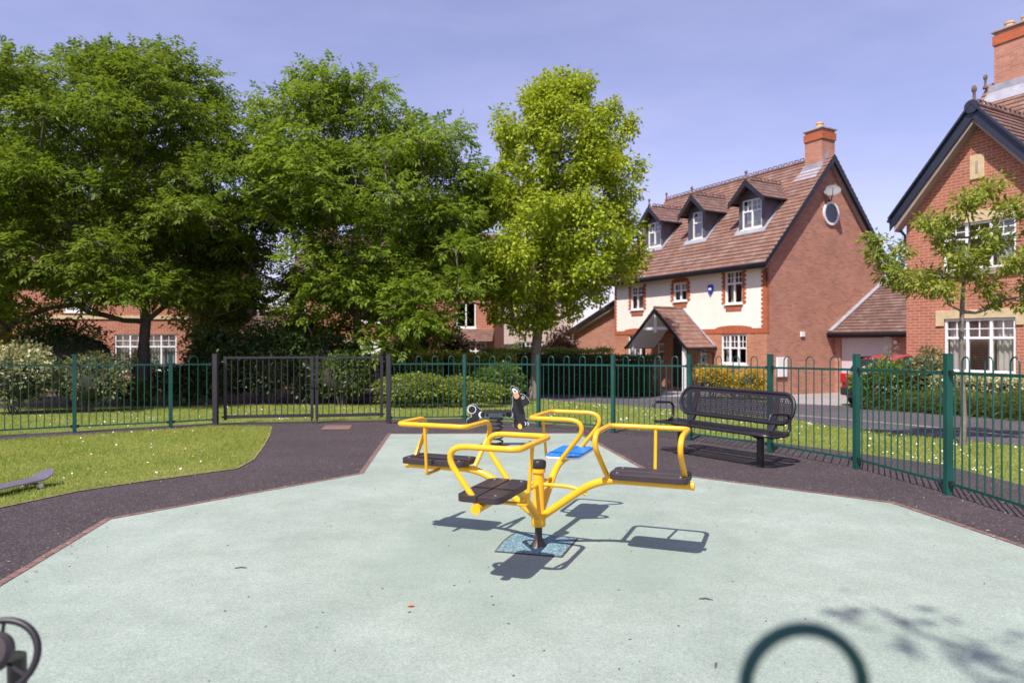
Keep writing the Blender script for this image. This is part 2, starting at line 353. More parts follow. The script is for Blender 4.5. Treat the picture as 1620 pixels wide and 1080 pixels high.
L_flower = leafmat('pale_blossom', (0.55, 0.38, 0.33), (0.72, 0.58, 0.50), (0.82, 0.75, 0.66), 0.2, (0.8, 0.7, 0.6))
L_yflower = leafmat('yellow_blossom', (0.55, 0.42, 0.01), (0.72, 0.56, 0.02), (0.80, 0.66, 0.05), 0.2, (0.8, 0.6, 0.05))
L_silver = leafmat('silver_leaf', (0.07, 0.10, 0.05), (0.16, 0.20, 0.12), (0.33, 0.36, 0.27), 0.2)
L_twig = leafmat('dead_leaf', (0.10, 0.05, 0.03), (0.22, 0.10, 0.05), (0.40, 0.16, 0.05), 0.1)


# ------------------------------------------------------------------ ground, paths, roads (sheets a few mm apart)
def sheet(name, pts, dz, mat, sub=None, thick=0.0, label=None):
    mb = MB()
    if thick:
        n = len(pts); top = [(x, y, gz(x, y) + dz) for x, y in pts]; bot = [(x, y, gz(x, y) + dz - thick) for x, y in pts]
        mb.poly(top); mb.add(top + bot, [(i, (i + 1) % n, n + (i + 1) % n, n + i) for i in range(n)])
    else: mb.poly([(x, y, gz(x, y) + dz) for x, y in pts])
    o = mb.build(name, mat, recalc=False); o['kind'] = 'structure'; return o

mb = MB()
ys = [-40, 0, 20, 45, 70, 300, 1500]; xs = [-900, -120, 0, 120, 900]
vs = [(x, y, gz(x, y)) for y in ys for x in xs]; nx = len(xs)
mb.add(vs, [(j * nx + i, j * nx + i + 1, (j + 1) * nx + i + 1, (j + 1) * nx + i) for j in range(len(ys) - 1) for i in range(nx - 1)])
tag(mb.build('ground', M_ground, recalc=False), kind='structure')

sheet('tarmac_surround', [(-9.5, -4), (9, -4), (5.6, 4.5), G(1620, 768), G(1490, 735), G(1300, 709), G(1200, 697), G(1100, 687), G(970, 678), G(852, 670), G(735, 662), G(615, 664), G(340, 669), G(118, 682), G(-60, 692), (-10.5, 10.2)], 0.004, M_tarmac)
RUB = [(-2.72, -2.5), G(0, 930), G(175, 823), G(575, 750), G(618, 687), G(914, 686), G(1022, 746), G(1410, 797), G(1620, 868), (3.72, -2.5)]
RUB[0] = (RUB[1][0] + (RUB[1][0] - RUB[2][0]) / (RUB[2][1] - RUB[1][1]) * (RUB[1][1] + 2.5), -2.5)
RUB[-1] = (RUB[-2][0] + 0.5, -2.5)
sheet('rubber_surface', RUB, 0.009, M_rubber)
# brick edging strip along the rubber
def offset_line(pts, d):
    out = []
    for i, p in enumerate(pts):
        a = Vector(pts[max(0, i - 1)]); b = Vector(pts[min(len(pts) - 1, i + 1)]); c = Vector(p)
        n1 = (c - a).normalized() if i else (b - c).normalized(); n2 = (b - c).normalized() if i < len(pts) - 1 else n1
        t = (n1 + n2).normalized(); nn = Vector((-t.y, t.x)); k = 1 / max(0.4, nn.dot(Vector((-n1.y, n1.x))))
        out.append(c + nn * d * k)
    return out
def strip(name, pts, w, dz, mat):
    off = offset_line(pts, w); mb = MB()
    for i in range(len(pts) - 1):
        q = [Vector(pts[i]), Vector(pts[i + 1]), off[i + 1], off[i]]
        mb.poly([(p.x, p.y, gz(p.x, p.y) + dz) for p in q])
    return tag(mb.build(name, mat, recalc=False), kind='structure')
strip('brick_edging', RUB, 0.055, 0.013, M_edge)
LAWN = [G(428, 676), G(424, 690), G(413, 709), G(398, 728), G(372, 742), G(300, 752), G(210, 764), G(120, 778), G(0, 803.5), G(-160, 838), (-9, 4.6), (-10.2, 9.9), G(-60, 703), G(110, 691), G(346, 675)]
sheet('lawn', LAWN, 0.014, M_ground, thick=0.05)
strip('lawn_edging', LAWN[:10], 0.03, 0.0125, M_dry)
sheet('brick_slab', [G(507, 680), G(516, 673), G(557, 673), G(553, 680)], 0.012, M_edge)
ROADN = [G(790, 619), G(870, 633), G(940, 637), G(1032, 645), G(1150, 654), G(1261, 664), G(1300, 672), G(1490, 694), G(1620, 706), G(1800, 726)]
ROADF = [G(1800, 673), G(1620, 661), G(1478, 650), G(1324, 642), G(1240, 638), G(1090, 628), G(1045, 626), G(985, 619), G(790, 611)]
sheet('road', ROADN + ROADF, 0.006, M_road)
sheet('driveway', [G(1240, 638), G(1324, 642), (12.5, 19.5), (14.5, 25), (9.5, 24.3), (8.2, 21.9)], 0.010, M_drive)
sheet('footpath', [G(1035, 627), G(1090, 628.5), G(1100, 619), G(1040, 615)], 0.010, M_drive)
KL = [G(1030, 637), G(1120, 645), G(1200, 653), G(1300, 661), G(1460, 675), G(1620, 692), G(1800, 715)]
sheet('porch_bounce_paving', [(5.6, 23.4), (6.9, 21.2), (8.3, 21.9), (8.48, 22.1), (4.6, 29.5), (3.6, 28.8)], 0.008, M_drive)  # pale paving added to bounce light up into the porch lining
strip('road_kerb', KL, 0.09, 0.012, M_kerb)
sheet('soil_bed', [G(700, 642), G(780, 628), (3.2, 27), (-18, 27), (-21, 14.6), G(180, 642), G(330, 640)], 0.003, M_soil)
PATCH = [G(782, 875), G(795, 858), G(806, 849), G(818.6, 842), G(915, 854), G(890, 884)]
sheet('patch_gap', PATCH, 0.0115, M_soil)
pc = sum((Vector(p) for p in PATCH), Vector((0, 0))) / 6
sheet('rubber_patch', [tuple(pc + (Vector(p) - pc) * k) for p, k in zip(PATCH, (0.95, 0.93, 0.90, 0.91, 0.96, 0.955))], 0.014, M_patch)

# ------------------------------------------------------------------ fences
def fence_panel(parent, p, q, z0=0.12, z1=1.18, top=1.335, r=0.0075, bars=13):
    """one bow-top bay: rails, single bars and hoops"""
    p = Vector(p); q = Vector(q); L = (q - p).length; d = (q - p).normalized()
    P = lambda s, z: (p + d * s).to_3d() + Vector((0, 0, gz(*(p + d * s)) + z))
    mb = MB(); st = L / (bars + 1)
    i = 1
    while i <= bars:
        if i % 3 == 2 and i < bars:
            w = st / 2; c = (i + 0.5) * st; zc = top - w
            pts = [P(i * st, z0)] + [P(i * st, zc)] + [P(c - w * math.cos(a), zc + w * math.sin(a)) for a in [math.pi * k / 8 for k in range(1, 8)]] + [P((i + 1) * st, zc), P((i + 1) * st, z0)]
            mb.tube(pts, r, 6); i += 2
        else: mb.tube([P(i * st, z0), P(i * st, z1)], r, 6); i += 1
    for z in (z0, z1): mb.beam(P(0.035, z), P(L - 0.035, z), 0.012, 0.028 if z > 0.5 else 0.026)
    pn = mb.build('panel', M_green, parent, smooth=True)
    for z in (z0, z1):
        for s in (0.045, L - 0.045):
            m3 = MB(); m3.beam(P(s - 0.02, z), P(s + 0.02, z), 0.035, 0.05); m3.build('bracket', M_black, pn)
def fence_post(parent, p, top=1.36, w=0.062, ang=0.0):
    mb = MB(); x, y = p; z = gz(x, y); c, s = math.cos(ang), math.sin(ang)
    M = lambda a, b, k: (x + a * c - b * s, y + a * s + b * c, z + k)
    mb.mbox(M, -w / 2, w / 2, -w / 2, w / 2, -0.05, top); mb.mbox(M, -w / 2 - .002, w / 2 + .002, -w / 2 - .002, w / 2 + .002, top, top + 0.008)
    mb.build('post', M_green, parent, bevel=0.003)
def fence(label, pts, posts, group=None):
    f = thing('metal_fence', label, 'fence', (0, 0, 0), 0, group)
    for i in range(len(pts) - 1): fence_panel(f, pts[i], pts[i + 1], bars=max(4, round((Vector(pts[i + 1]) - Vector(pts[i])).length / .106 / 3) * 3 - 2))
    for i in posts:
        a = Vector(pts[max(0, i - 1)]); b = Vector(pts[min(len(pts) - 1, i + 1)]); fence_post(f, pts[i], ang=math.atan2(b.y - a.y, b.x - a.x))
    return f
gpL = G(341, 673); gpR = G(615, 670)
FL = [(-11.3, 8.9), (-10.05, 9.75), (-8.82, 10.65), G(118, 685), G(270, 677.5), gpL]
fence('green bow topped railing running left from the dark gate beside the lawn', FL, range(5))
FR = [gpR, G(735, 668), G(852, 676), G(970, 685), G(1091, 697), G(1218.5, 716), G(1355, 742), G(1500, 783), (4.17, 4.95), (4.05, 3.5)]
fence('green bow topped railing curving from the dark gate round behind the bench', FR, range(1, 10))
# the photographer leans over the near end of the railing
f = thing('metal_fence', 'out of focus dark green hoop of the railing nearest the viewer', 'fence')
mb = MB(); x0 = at(1168, .58); x1 = at(1376, .58); cx = (x0 + x1) / 2; w = (x1 - x0) / 2 - .006; zt = zat(994, .58)
def hoop(mb, cx):
    mb.tube([(cx - w, .58, -.2)] + [(cx - w * math.cos(a), .58, zt - w + w * math.sin(a)) for a in [math.pi * k / 14 for k in range(15)]] + [(cx + w, .58, -.2)], 0.0062, 10)
hoop(mb, cx); hoop(mb, cx + 6 * w); mb.tube([(cx + 3 * w, .58, -.2), (cx + 3 * w, .58, zt - .16)], .006, 8)
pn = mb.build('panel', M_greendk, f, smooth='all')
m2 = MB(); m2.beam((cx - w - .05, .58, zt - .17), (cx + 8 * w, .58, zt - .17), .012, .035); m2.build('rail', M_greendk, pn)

def gate_post(p, label):
    t = thing('gate_post', label, 'gate post', (p[0], p[1], gz(*p)), 0, 'dark posts of the double gate')
    mb = MB(); mb.box(-.045, .045, -.045, .045, -.05, 1.375); mb.build('post', M_gate, t, bevel=.004)
    mb = MB(); mb.box(-.048, .048, -.048, .048, 1.375, 1.385); mb.build('cap', M_gate, t)
    return t
gate_post(gpL, 'dark square gate post between the green railing and the wider gate leaf')
gate_post(gpR, 'dark square gate post between the narrower gate leaf and the curved railing')
def gate_leaf(p, q, n, label, latch_side):
    p = Vector(p); q = Vector(q); d = (q - p); L = d.length
    t = thing('gate_leaf', label, 'gate', (p.x, p.y, gz(*p)), math.atan2(d.y, d.x), 'leaves of the double gate')
    mb = MB(); mb.box(0, .055, -.02, .02, .09, 1.33); mb.box(L - .055, L, -.02, .02, .09, 1.33)
    mb.box(.055, L - .055, -.018, .018, 1.285, 1.325); mb.box(.055, L - .055, -.02, .02, .12, .18)
    for i in range(1, n + 1): x = .0275 + (L - .055) * i / (n + 1); mb.tube([(x, 0, .17), (x, 0, 1.30)], .0095, 6)
    mb.build('leaf_frame', M_gate, t, smooth=True)
    mb = MB(); xx = L - .03 if latch_side > 0 else .03
    mb.box(xx - .035, xx + .035, -.05, -.021, .72, .80); mb.build('latch', M_black, t)
    mb = MB(); mb.box(xx - .012, xx + .012, -.06, .03, .04, .12); mb.build('drop_bolt', M_black, t)
    hx = 0 if latch_side > 0 else L
    for z in (.15, 1.22): mb = MB(); mb.tube([(hx - .04, 0, z), (hx + .04, 0, z)], .018, 8); mb.build('hinge', M_black, t, smooth=True)
g0 = G(354, 671.5); gm1 = G(496, 669); gm2 = G(499, 669.5); g3 = G(606, 667)
gate_leaf(g0, gm1, 13, 'dark slate wider leaf of the double gate with black latch', 1)
gate_leaf(gm2, g3, 10, 'dark slate narrower leaf of the double gate hung on the right post', -1)

# ------------------------------------------------------------------ roundabout
def roundabout():
    cx, cy = G(852, 865); base = gz(cx, cy)
    t = thing('roundabout', 'yellow four seat playground roundabout with one blue seat on pale green rubber', 'roundabout', (cx, cy, base))
    mb = MB(); mb.lathe([(.062, .012), (.050, .025), (.030, .060), (.026, .07), (.026, .20)], 24); mb.build('spindle', M_spindle, t, smooth=True)
    mb = MB(); mb.lathe([(.046, .150), (.050, .155), (.050, .215), (.046, .222), (.040, .235), (.039, .525), (.050, .53), (.050, .556), (.04, .560)], 28); mb.build('hub', M_yellow, t, smooth=True)
    mb = MB(); mb.lathe([(.051, .560), (.054, .568), (.054, .600), (.047, .612), (.02, .617)], 28); mb.build('cap', M_black, t, smooth=True)
    a0 = R(-21.5)
    for k in range(4):
        an = a0 + k * math.pi / 2; er = Vector((math.cos(an), math.sin(an), 0)); et = Vector((-er.y, er.x, 0))
        P = lambda r, tt, z: er * r + et * tt + Vector((0, 0, z))
        mb = MB(); mb.tube(round_path([P(.02, 0, .215), P(.43, 0, .515), P(1.06, 0, .515)], .16, 8), .0265, 14)
        mb.tube([P(1.045, 0, .515), P(1.066, 0, .515)], .0295, 14)
        arm = mb.build('arm', M_yellow, t, smooth=True)
        mb = MB(); mb.tube(round_path([P(.04, 0, .445), P(.26, 0, .445), P(.345, 0, .40)], .09, 6), .0135, 10); mb.build('brace', M_yellow, arm, smooth=True)
        # rail: two legs lean away from the seat, then a horizontal U comes round behind it
        mb = MB()
        mb.tube(round_path([P(.500, 0, .52), P(.455, -.20, .765), P(.455, -.165, .850), P(.455, .235, .850), P(1.005, .235, .850), P(1.005, -.165, .850), P(1.000, -.20, .765), P(1.015, 0, .52)], [.07, .09, .065, .065, .09, .07], 6), .0180, 12)
        rail = mb.build('rail', M_yellow, arm, smooth=True)
        mb = MB(); mb.tube(round_path([P(.78, .235, .845), P(.78, .205, .495), P(.78, .02, .495)], .02, 3), .0115, 8); mb.build('strut', M_yellow, arm, smooth=True)
        # seat
        mb = MB(); r0, r1, w = .530, 1.040, .135; c = .045
        out = []
        for (rc, tc_, q) in ((r1 - c, w - c, 0), (r0 + c, w - c, 1), (r0 + c, -w + c, 2), (r1 - c, -w + c, 3)):
            for j in range(5): b = math.pi / 2 * (q + j / 4); out.append((rc + c * math.cos(b), tc_ + c * math.sin(b)))
        blue = k == 1
        mat = M_blue if blue else M_plastic
        z0, z1 = (.548, .562) if blue else (.543, .583)
        for lo, hi in ((-1, -.006), (.006, 1)):
            pts = [(a, min(max(b, lo if lo > -1 else -9), hi if hi < 1 else 9)) for a, b in out]
            mb.prism(pts, lambda a, b, h: P(a, b, h), z0, z1)
        mb.prism([(a * .96 + .033, b * .9) for a, b in out], lambda a, b, h: P(a, b, h), z0 - .002, z1 - .007)
        st = mb.build('seat', mat, t, bevel=.006)
        for (a, b) in ((r0 + .05, .09), (r0 + .05, -.09), (r1 - .05, .09), (r1 - .05, -.09)): 
            mb = MB(); p = P(a, b, z1); mb.lathe([(.009, 0), (.008, .003), (.003, .005)], 8, p); mb.build('bolt', M_bolt, st, smooth=True)
        if blue:
            mb = MB(); mb.prism([(a, b) for a, b in out], lambda a, b, h: P(a, b, h), .532, .547); mb.build('seat_board', M_white, st)
roundabout()

# ------------------------------------------------------------------ spring rider
def spring_rider():
    cx, cy = G(785, 707); t = thing('spring_rider', 'black fox shaped spring rider on a coil spring behind the roundabout', 'spring rider', (cx, cy, gz(cx, cy)), R(2))
    px = lambda a, b: ((a - 725) / 953.0, (963 - b) / 953.0)
    head = [(925, 125), (940, 108), (965, 105), (1010, 130), (1045, 170), (1062, 215), (1100, 218), (1140, 245), (1172, 285), (1195, 320), (1195, 350), (1165, 375), (1120, 390), (1113, 410), (1130, 470), (1135, 560), (1165, 570), (1190, 600), (1190, 640), (1160, 675), (1110, 700), (1040, 715), (990, 703), (966, 670), (965, 620), (975, 560), (940, 530), (938, 440), (958, 360), (948, 270), (963, 235), (938, 190)]
    tail = [(395, 355), (440, 365), (468, 405), (530, 450), (545, 540), (490, 550), (485, 580), (480, 612), (440, 640), (330, 637), (308, 610), (315, 580), (350, 550), (385, 530), (380, 500), (335, 470), (318, 430), (330, 385)]
    def outset(pts, d):
        P2 = [Vector(px(*p)) for p in pts]; n = len(P2); ar = sum(P2[i].x * P2[(i + 1) % n].y - P2[(i + 1) % n].x * P2[i].y for i in range(n)); sg = -1 if ar > 0 else 1
        r = []
        for i in range(n):
            tt = (P2[(i + 1) % n] - P2[i - 1]).normalized(); r.append(tuple(P2[i] + Vector((-tt.y, tt.x)) * d * sg))
        return r
    M = lambda a, b, c: (a, c, b)
    for nm, pts in (('head_panel', head), ('tail_panel', tail)):
        mb = MB(); mb.prism(outset(pts, -.001), M, -.016, .016); o = mb.build(nm, M_panelblk, t)
        mb = MB(); mb.prism(outset(pts, .0018), M, -.010, .010); mb.build('white_core', M_white, o)
        def disc(c, r, mat, nm2, y0=-.022, y1=-.0165, n=20, wav=0.0, par=o):
            mb = MB(); cxx, cyy = px(*c)
            mb.prism([(cxx + r * (1 + wav * math.cos(10 * a)) * math.cos(a), cyy + r * (1 + wav * math.cos(10 * a)) * math.sin(a)) for a in [2 * math.pi * k / (n * 3) for k in range(n * 3)]], M, y0, y1); mb.build(nm2, mat, par)
        if nm == 'head_panel':
            ear = [(950, 145), (975, 135), (1010, 158), (1030, 185), (1032, 205), (965, 205), (955, 180)]; inn = [(975, 158), (1000, 170), (1015, 190), (978, 190)]
            mb = MB(); mb.prism([px(*p) for p in ear], M, -.0185, -.0165); mb.build('inner_ear', M_white, o)
            mb = MB(); mb.prism([px(*p) for p in inn], M, -.0205, -.0186); mb.build('inner_ear_dark', M_panelblk, o)
            disc((1003, 234), .041, M_tan, 'hand_peg', -.16, .16); disc((1100, 268), .023, M_dryeye, 'eye'); disc((1102, 266), .011, M_panelblk, 'pupil', -.024, -.0221)
            disc((1055, 665), .031, M_pegyel, 'foot_peg', -.13, .13)
            mb = MB()
            for dx in (0, 35):
                mb.prism([px(a + dx, b) for a, b in ((1122, 600), (1138, 612), (1148, 632), (1140, 655), (1128, 658), (1138, 634), (1130, 615))], M, -.0185, -.0165)
            mb.build('claws', M_white, o)
        else:
            disc((385, 432), .062, M_white, 'tail_ring', -.019, -.0165, wav=.05); disc((385, 432), .052, M_panelblk, 'tail_centre', -.0205, -.0191, wav=.05)
    for c in ((515, 505), (930, 508)):
        mb = MB(); a, b = px(*c); mb.prism([(a + .038 * math.cos(k), b + .046 * math.sin(k)) for k in [2 * math.pi * i / 24 for i in range(24)]], M, -.020, .020); sp = mb.build('side_patch', M_white, t)
        sh = .020 if c[0] < 700 else -.020; mb = MB(); mb.prism([(a + sh + .034 * math.cos(k), b + .042 * math.sin(k)) for k in [2 * math.pi * i / 24 for i in range(24)]], M, -.0225, .0225); mb.build('patch_cover', M_panelblk, sp)  # black disc over the white one leaves a crescent
    mb = MB(); x0, z0 = px(525, 470); x1, z1 = px(975, 450)
    mb.box(x0, x1, -.12, .12, z1 - .02, z1); mb.build('seat', M_black, t, bevel=.008)
    mb = MB(); a0, b0 = px(535, 545); a1, b1 = px(905, 478); mb.box(a0 + .012, a1 + .03, -.014, .014, b0 + .01, b1); mb.build('beam', M_panelblk, t)
    mb = MB(); a0, b0 = px(562, 548); a1, b1 = px(862, 478)
    mb.box(a0, a1, -.031, -.022, b0, b1); mb.box(a0, a1, .022, .031, b0, b1); br = mb.build('bracket', M_greyp, t, bevel=.004)
    for c in ((600, 512), (830, 512)): mb = MB(); a, b = px(*c); mb.lathe([(.022, 0), (.022, .006), (.01, .008)], 12, (0, 0, 0), lambda X, Y, Z, a=a, b=b: (a + X, -.031 - Z, b + Y)); mb.build('bolt', M_black, br)
    mb = MB(); zt = px(0, 560)[1]
    mb.tube([(.098 * math.cos(k) * (1 - .1 * (k / 37.7)), .098 * math.sin(k), .02 + (zt - .03) * k / 37.7) for k in np.linspace(0, 37.7, 140)], .0125, 8)
    mb.build('spring', M_black, t, smooth=True)
    mb = MB(); mb.lathe([(.105, zt - .01), (.105, zt + .012)], 20); mb.build('spring_cap', M_black, t); mb = MB(); mb.lathe([(.15, .010), (.15, .018), (.12, .026)], 24); mb.build('base_plate', M_black, t)
spring_rider()

# ------------------------------------------------------------------ bench
def perforated(mb, inside, x0, x1, y0, y1, pitch, hole, M):
    """sheet of cells; every cell well inside has an octagonal hole"""
    nx = int((x1 - x0) / pitch); ny = int((y1 - y0) / pitch)
    for j in range(ny):
        for i in range(nx):
            cx = x0 + (i + .5) * pitch; cy = y0 + (j + .5) * pitch; h = pitch / 2
            if not all(inside(cx + sx * h, cy + sy * h) >= 0 for sx in (-1, 1) for sy in (-1, 1)): continue
            o = (.25 * pitch if j % 2 else -.25 * pitch)
            if min(inside(cx + sx * h, cy + sy * h) for sx in (-1, 1) for sy in (-1, 1)) > .035:
                S = [(-h, -h), (0, -h), (h, -h), (h, 0), (h, h), (0, h), (-h, h), (-h, 0)]
                Hh = [(hole * math.cos(R(225 + 45 * k)), hole * math.sin(R(225 + 45 * k))) for k in range(8)]
                mb.add([M(cx + a, cy + b) for a, b in S] + [M(cx + a, cy + b) for a, b in Hh], [(k, (k + 1) % 8, 8 + (k + 1) % 8, 8 + k) for k in range(8)])
            else: mb.poly([M(cx + a, cy + b) for a, b in ((-h, -h), (h, -h), (h, h), (-h, h))])
def bench():
    lp = Vector(G(1077, 717)); rp = Vector(G(1203, 738)); c = (lp + rp) / 2; d = rp - lp
    t = thing('park_bench', 'navy black perforated metal bench with curled armrests in front of the railing', 'bench', (c.x, c.y, gz(*c)), math.atan2(d.y, d.x))
    hl = d.length / 2
    for s in (-1, 1):
        mb = MB(); mb.tube([(s * hl, 0, .0), (s * hl, 0, .41)], .044, 16); lg = mb.build('leg', M_bench, t, smooth=True)
        mb = MB(); mb.box(s * hl - .09, s * hl + .09, -.09, .09, .008, .018); mb.build('foot_plate', M_bench, lg)
        mb = MB(); mb.lathe([(.03, .355), (.075, .38), (.15, .405), (.16, .415)], 16, (s * hl, -.04, 0)); mb.build('support', M_bench, lg, smooth=True)
    W = .93
    def rr(a, b, hw, hh, rad):
        qx = abs(a) - (hw - rad); qy = abs(b) - (hh - rad)
        return -((math.hypot(max(qx, 0), max(qy, 0)) + min(max(qx, qy), 0)) - rad)
    seatz = lambda y: .43 - .03 * math.cos((y + .02) / .26 * math.pi / 2) + (.010 if y < -.15 else 0)
    mb = MB(); perforated(mb, lambda a, b: rr(a, b, W, .225, .08), -W, W, -.225, .225, .0225, .0086, lambda a, b: (a, b - .03, seatz(b)))
    seat = mb.build('seat', M_bench, t, recalc=False); so = seat.modifiers.new('t', 'SOLIDIFY'); so.thickness = .006
    def rim(hw, hh, rad, n=7):
        out = []
        for q, (sx, sy) in enumerate(((1, 1), (-1, 1), (-1, -1), (1, -1))):
            for j in range(n + 1): b = math.pi / 2 * (q + j / n); out.append((sx * (hw - rad) + rad * math.cos(b), sy * (hh - rad) + rad * math.sin(b)))
        return out
    mb = MB(); mb.tube([(a, b - .03, seatz(b)) for a, b in rim(W, .225, .08)], .019, 8, closed=True); mb.build('seat_rim', M_bench, seat, smooth=True)
    B0, B1 = .185, .325
    back = lambda a, b: (a, .245 + .10 * (b + .17) / .34 - .012 * math.cos(b / .17 * 1.5), .705 + b)
    mb = MB(); perforated(mb, lambda a, b: rr(a, b, .91, .185, .17), -.91, .91, -.185, .185, .0225, .0086, back)
    bk = mb.build('backrest', M_bench, t, recalc=False); so = bk.modifiers.new('t', 'SOLIDIFY'); so.thickness = .006
    mb = MB(); mb.tube([back(a, b) for a, b in rim(.905, .183, .17, 9)], .022, 8, closed=True); mb.build('back_rim', M_bench, bk, smooth=True)
    for s in (-1, 1):
        mb = MB(); pts = [(.02, .40), (.16, .44), (.235, .52), (.245, .60), (.33, .86), (.355, .86), (.285, .58), (.27, .48), (.20, .385), (.02, .37)]
        mb.prism(pts, lambda a, b, c_: (s * hl + c_, a, b), -.035, .035); mb.build('back_bracket', M_bench, t, bevel=.004)
        mb = MB(); x = s * (W - .01)
        mb.tube(round_path([(x, .04, .425), (x + s * .015, .15, .45), (x + s * .02, .165, .66), (x + s * .02, -.20, .69), (x + s * .02, -.235, .61)], [.06, .09, .05], 6), .019, 10)
        mb.build('armrest', M_bench, t, smooth=True)
bench()

# ------------------------------------------------------------------ skateboard, wheel, litter
def skateboard():
    nose = Vector(G(81, 747, .14)); tl = Vector(G(-150, 790, .14)); d = (tl - nose).normalized()
    t = thing('skateboard', 'skateboard with violet grey grip lying on the lawn at the left edge', 'skateboard', (nose.x, nose.y, gz(*nose) + .022), math.atan2(d.y, d.x))
    L, W = .86, .105; prof = []
    def zf(s): return .085 + .075 * max(0, (.17 - s) / .17) ** 1.4 + .06 * max(0, (s - (L - .17)) / .17) ** 1.4
    n = 26; top = []
    for i in range(n + 1):
        s = L * i / n; w = W * min(1, math.sqrt(max(0, 1 - max(0, (.11 - s) / .11) ** 2))) * min(1, math.sqrt(max(0, 1 - max(0, (s - L + .11) / .11) ** 2))); w = max(w, .012)
        top.append((s, w, zf(s)))
    for nm, off, mat in (('grip', 0, M_grip), ('deck', -.012, M_ply)):
        th = .002 if nm == 'grip' else .0115; mb = MB(); P = []
        for s, w, z in top: P += [(s, -w, z + off), (s, w, z + off), (s, w, z + off + th), (s, -w, z + off + th)]
        fs = [(4 * i + k, 4 * i + (k + 1) % 4, 4 * i + 4 + (k + 1) % 4, 4 * i + 4 + k) for i in range(n) for k in range(4)] + [(0, 1, 2, 3), tuple(4 * n + k for k in (3, 2, 1, 0))]
        mb.add(P, fs); mb.build(nm, mat, t)
    for s in (.20, .66):
        mb = MB(); mb.tube([(s, -.07, .045), (s, .07, .045)], .012, 8); mb.beam((s, 0, .05), (s + .03, 0, .075), .05, .03); tr = mb.build('truck', M_bolt, t)
        for sy in (-1, 1):
            mb = MB(); mb.tube([(s, sy * .075, .027), (s, sy * .105, .027)], .027, 16); mb.build('wheel', M_white, tr, smooth=True)
skateboard()

def play_wheel():
    y = 1.62; cx = at(-6, y); cz = zat(1040, y); g = gz(cx, y)
    t = thing('steering_wheel', 'black spoked play wheel on a stand at the lower left edge', 'steering wheel', (cx, y, g), R(8))
    z = cz - g; r = .092
    tilt = R(-22)
    M = lambda a, b, c: (a, c * math.cos(tilt) - b * math.sin(tilt), z + b * math.cos(tilt) + c * math.sin(tilt))
    mb = MB(); mb.tube([M(r * math.cos(a), r * .92 * math.sin(a), 0) for a in [2 * math.pi * k / 40 for k in range(40)]], .0085, 10, closed=True); mb.build('rim', M_bench, t, smooth='all')
    for a in (-32, -100, 90, 212):
        mb = MB(); a = R(a); mb.tube([M(.02 * math.cos(a), .02 * math.sin(a), .01), M(r * .98 * math.cos(a), r * .90 * math.sin(a), 0)], .0045, 8); mb.build('spoke', M_bench, t, smooth=True)
    mb = MB(); mb.lathe([(.012, -.012), (.048, -.008), (.050, .010), (.040, .02), (.01, .022)], 28, (-.0, 0, 0), lambda X, Y, Z: M(X - .012, Y + .012, -Z)); mb.build('hub', M_plastic, t, smooth=True)
    mb = MB(); mb.tube([M(-.012, 0, .01), (-.02, .12, z - .05), (-.02, .14, 0)], .022, 12); mb.build('stand', M_bench, t, smooth=True)
play_wheel()

for (u, v, L, an, lab, nm, mat) in ((381, 901, .075, 8, 'short dark twig lying on the green rubber left of the roundabout', 'twig', M_bark), (1117, 951, .075, -12, 'thin brown twig lying on the green rubber right of the roundabout', 'twig', M_bark), (1133, 1056, .05, 66, 'short reddish twig lying on the rubber beside the near hoop', 'twig', M_bark)):
    x, y = G(u, v); mb = MB(); c, s = math.cos(R(an)), math.sin(R(an))
    mb.tube([(x - c * L / 2, y - s * L / 2, gz(x, y) + .013), (x, y + .006, gz(x, y) + .017), (x + c * L / 2, y + s * L / 2, gz(x, y) + .012)], [.003, .004, .002], 6)
    tag(mb.build(nm, mat, smooth=True), lab, 'twig', 'twigs on the rubber')
x, y = G(650, 962); mb = MB(); z = gz(x, y) + .012
mb.add([(x - .02, y, z), (x, y - .012, z + .008), (x + .022, y + .004, z + .002), (x, y + .014, z + .010)], [(0, 1, 2, 3)])
lf = mb.build('fallen_leaf', plain('orange_leaf', (.55, .16, .03), .7, .2), recalc=False); lf.modifiers.new('t', 'SOLIDIFY').thickness = .0015
tag(lf, 'tiny orange fallen leaf on the green rubber in front of the roundabout', 'leaf')

# ------------------------------------------------------------------ building helpers
def front(y0): return lambda a, b, c: (a, y0 - c, b)
def side(x0): return lambda a, b, c: (x0 + c, a, b)
def wall(mb, M, x0, x1, z0, z1, holes=(), depth=.11):
    xs = sorted({x0, x1, *[h[0] for h in holes], *[h[1] for h in holes]}); zs = sorted({z0, z1, *[h[2] for h in holes], *[h[3] for h in holes]})
    for i in range(len(xs) - 1):
        for j in range(len(zs) - 1):
            cx = (xs[i] + xs[i + 1]) / 2; cz = (zs[j] + zs[j + 1]) / 2
            if cx < x0 or cx > x1 or cz < z0 or cz > z1 or any(h[0] < cx < h[1] and h[2] < cz < h[3] for h in holes): continue
            mb.poly([M(xs[i], zs[j], 0), M(xs[i + 1], zs[j], 0), M(xs[i + 1], zs[j + 1], 0), M(xs[i], zs[j + 1], 0)])
    for a0, a1, b0, b1 in [h[:4] for h in holes]:
        for p, q in (((a0, b0), (a1, b0)), ((a1, b0), (a1, b1)), ((a1, b1), (a0, b1)), ((a0, b1), (a0, b0))):
            mb.poly([M(*p, 0), M(*q, 0), M(*q, -depth), M(*p, -depth)])
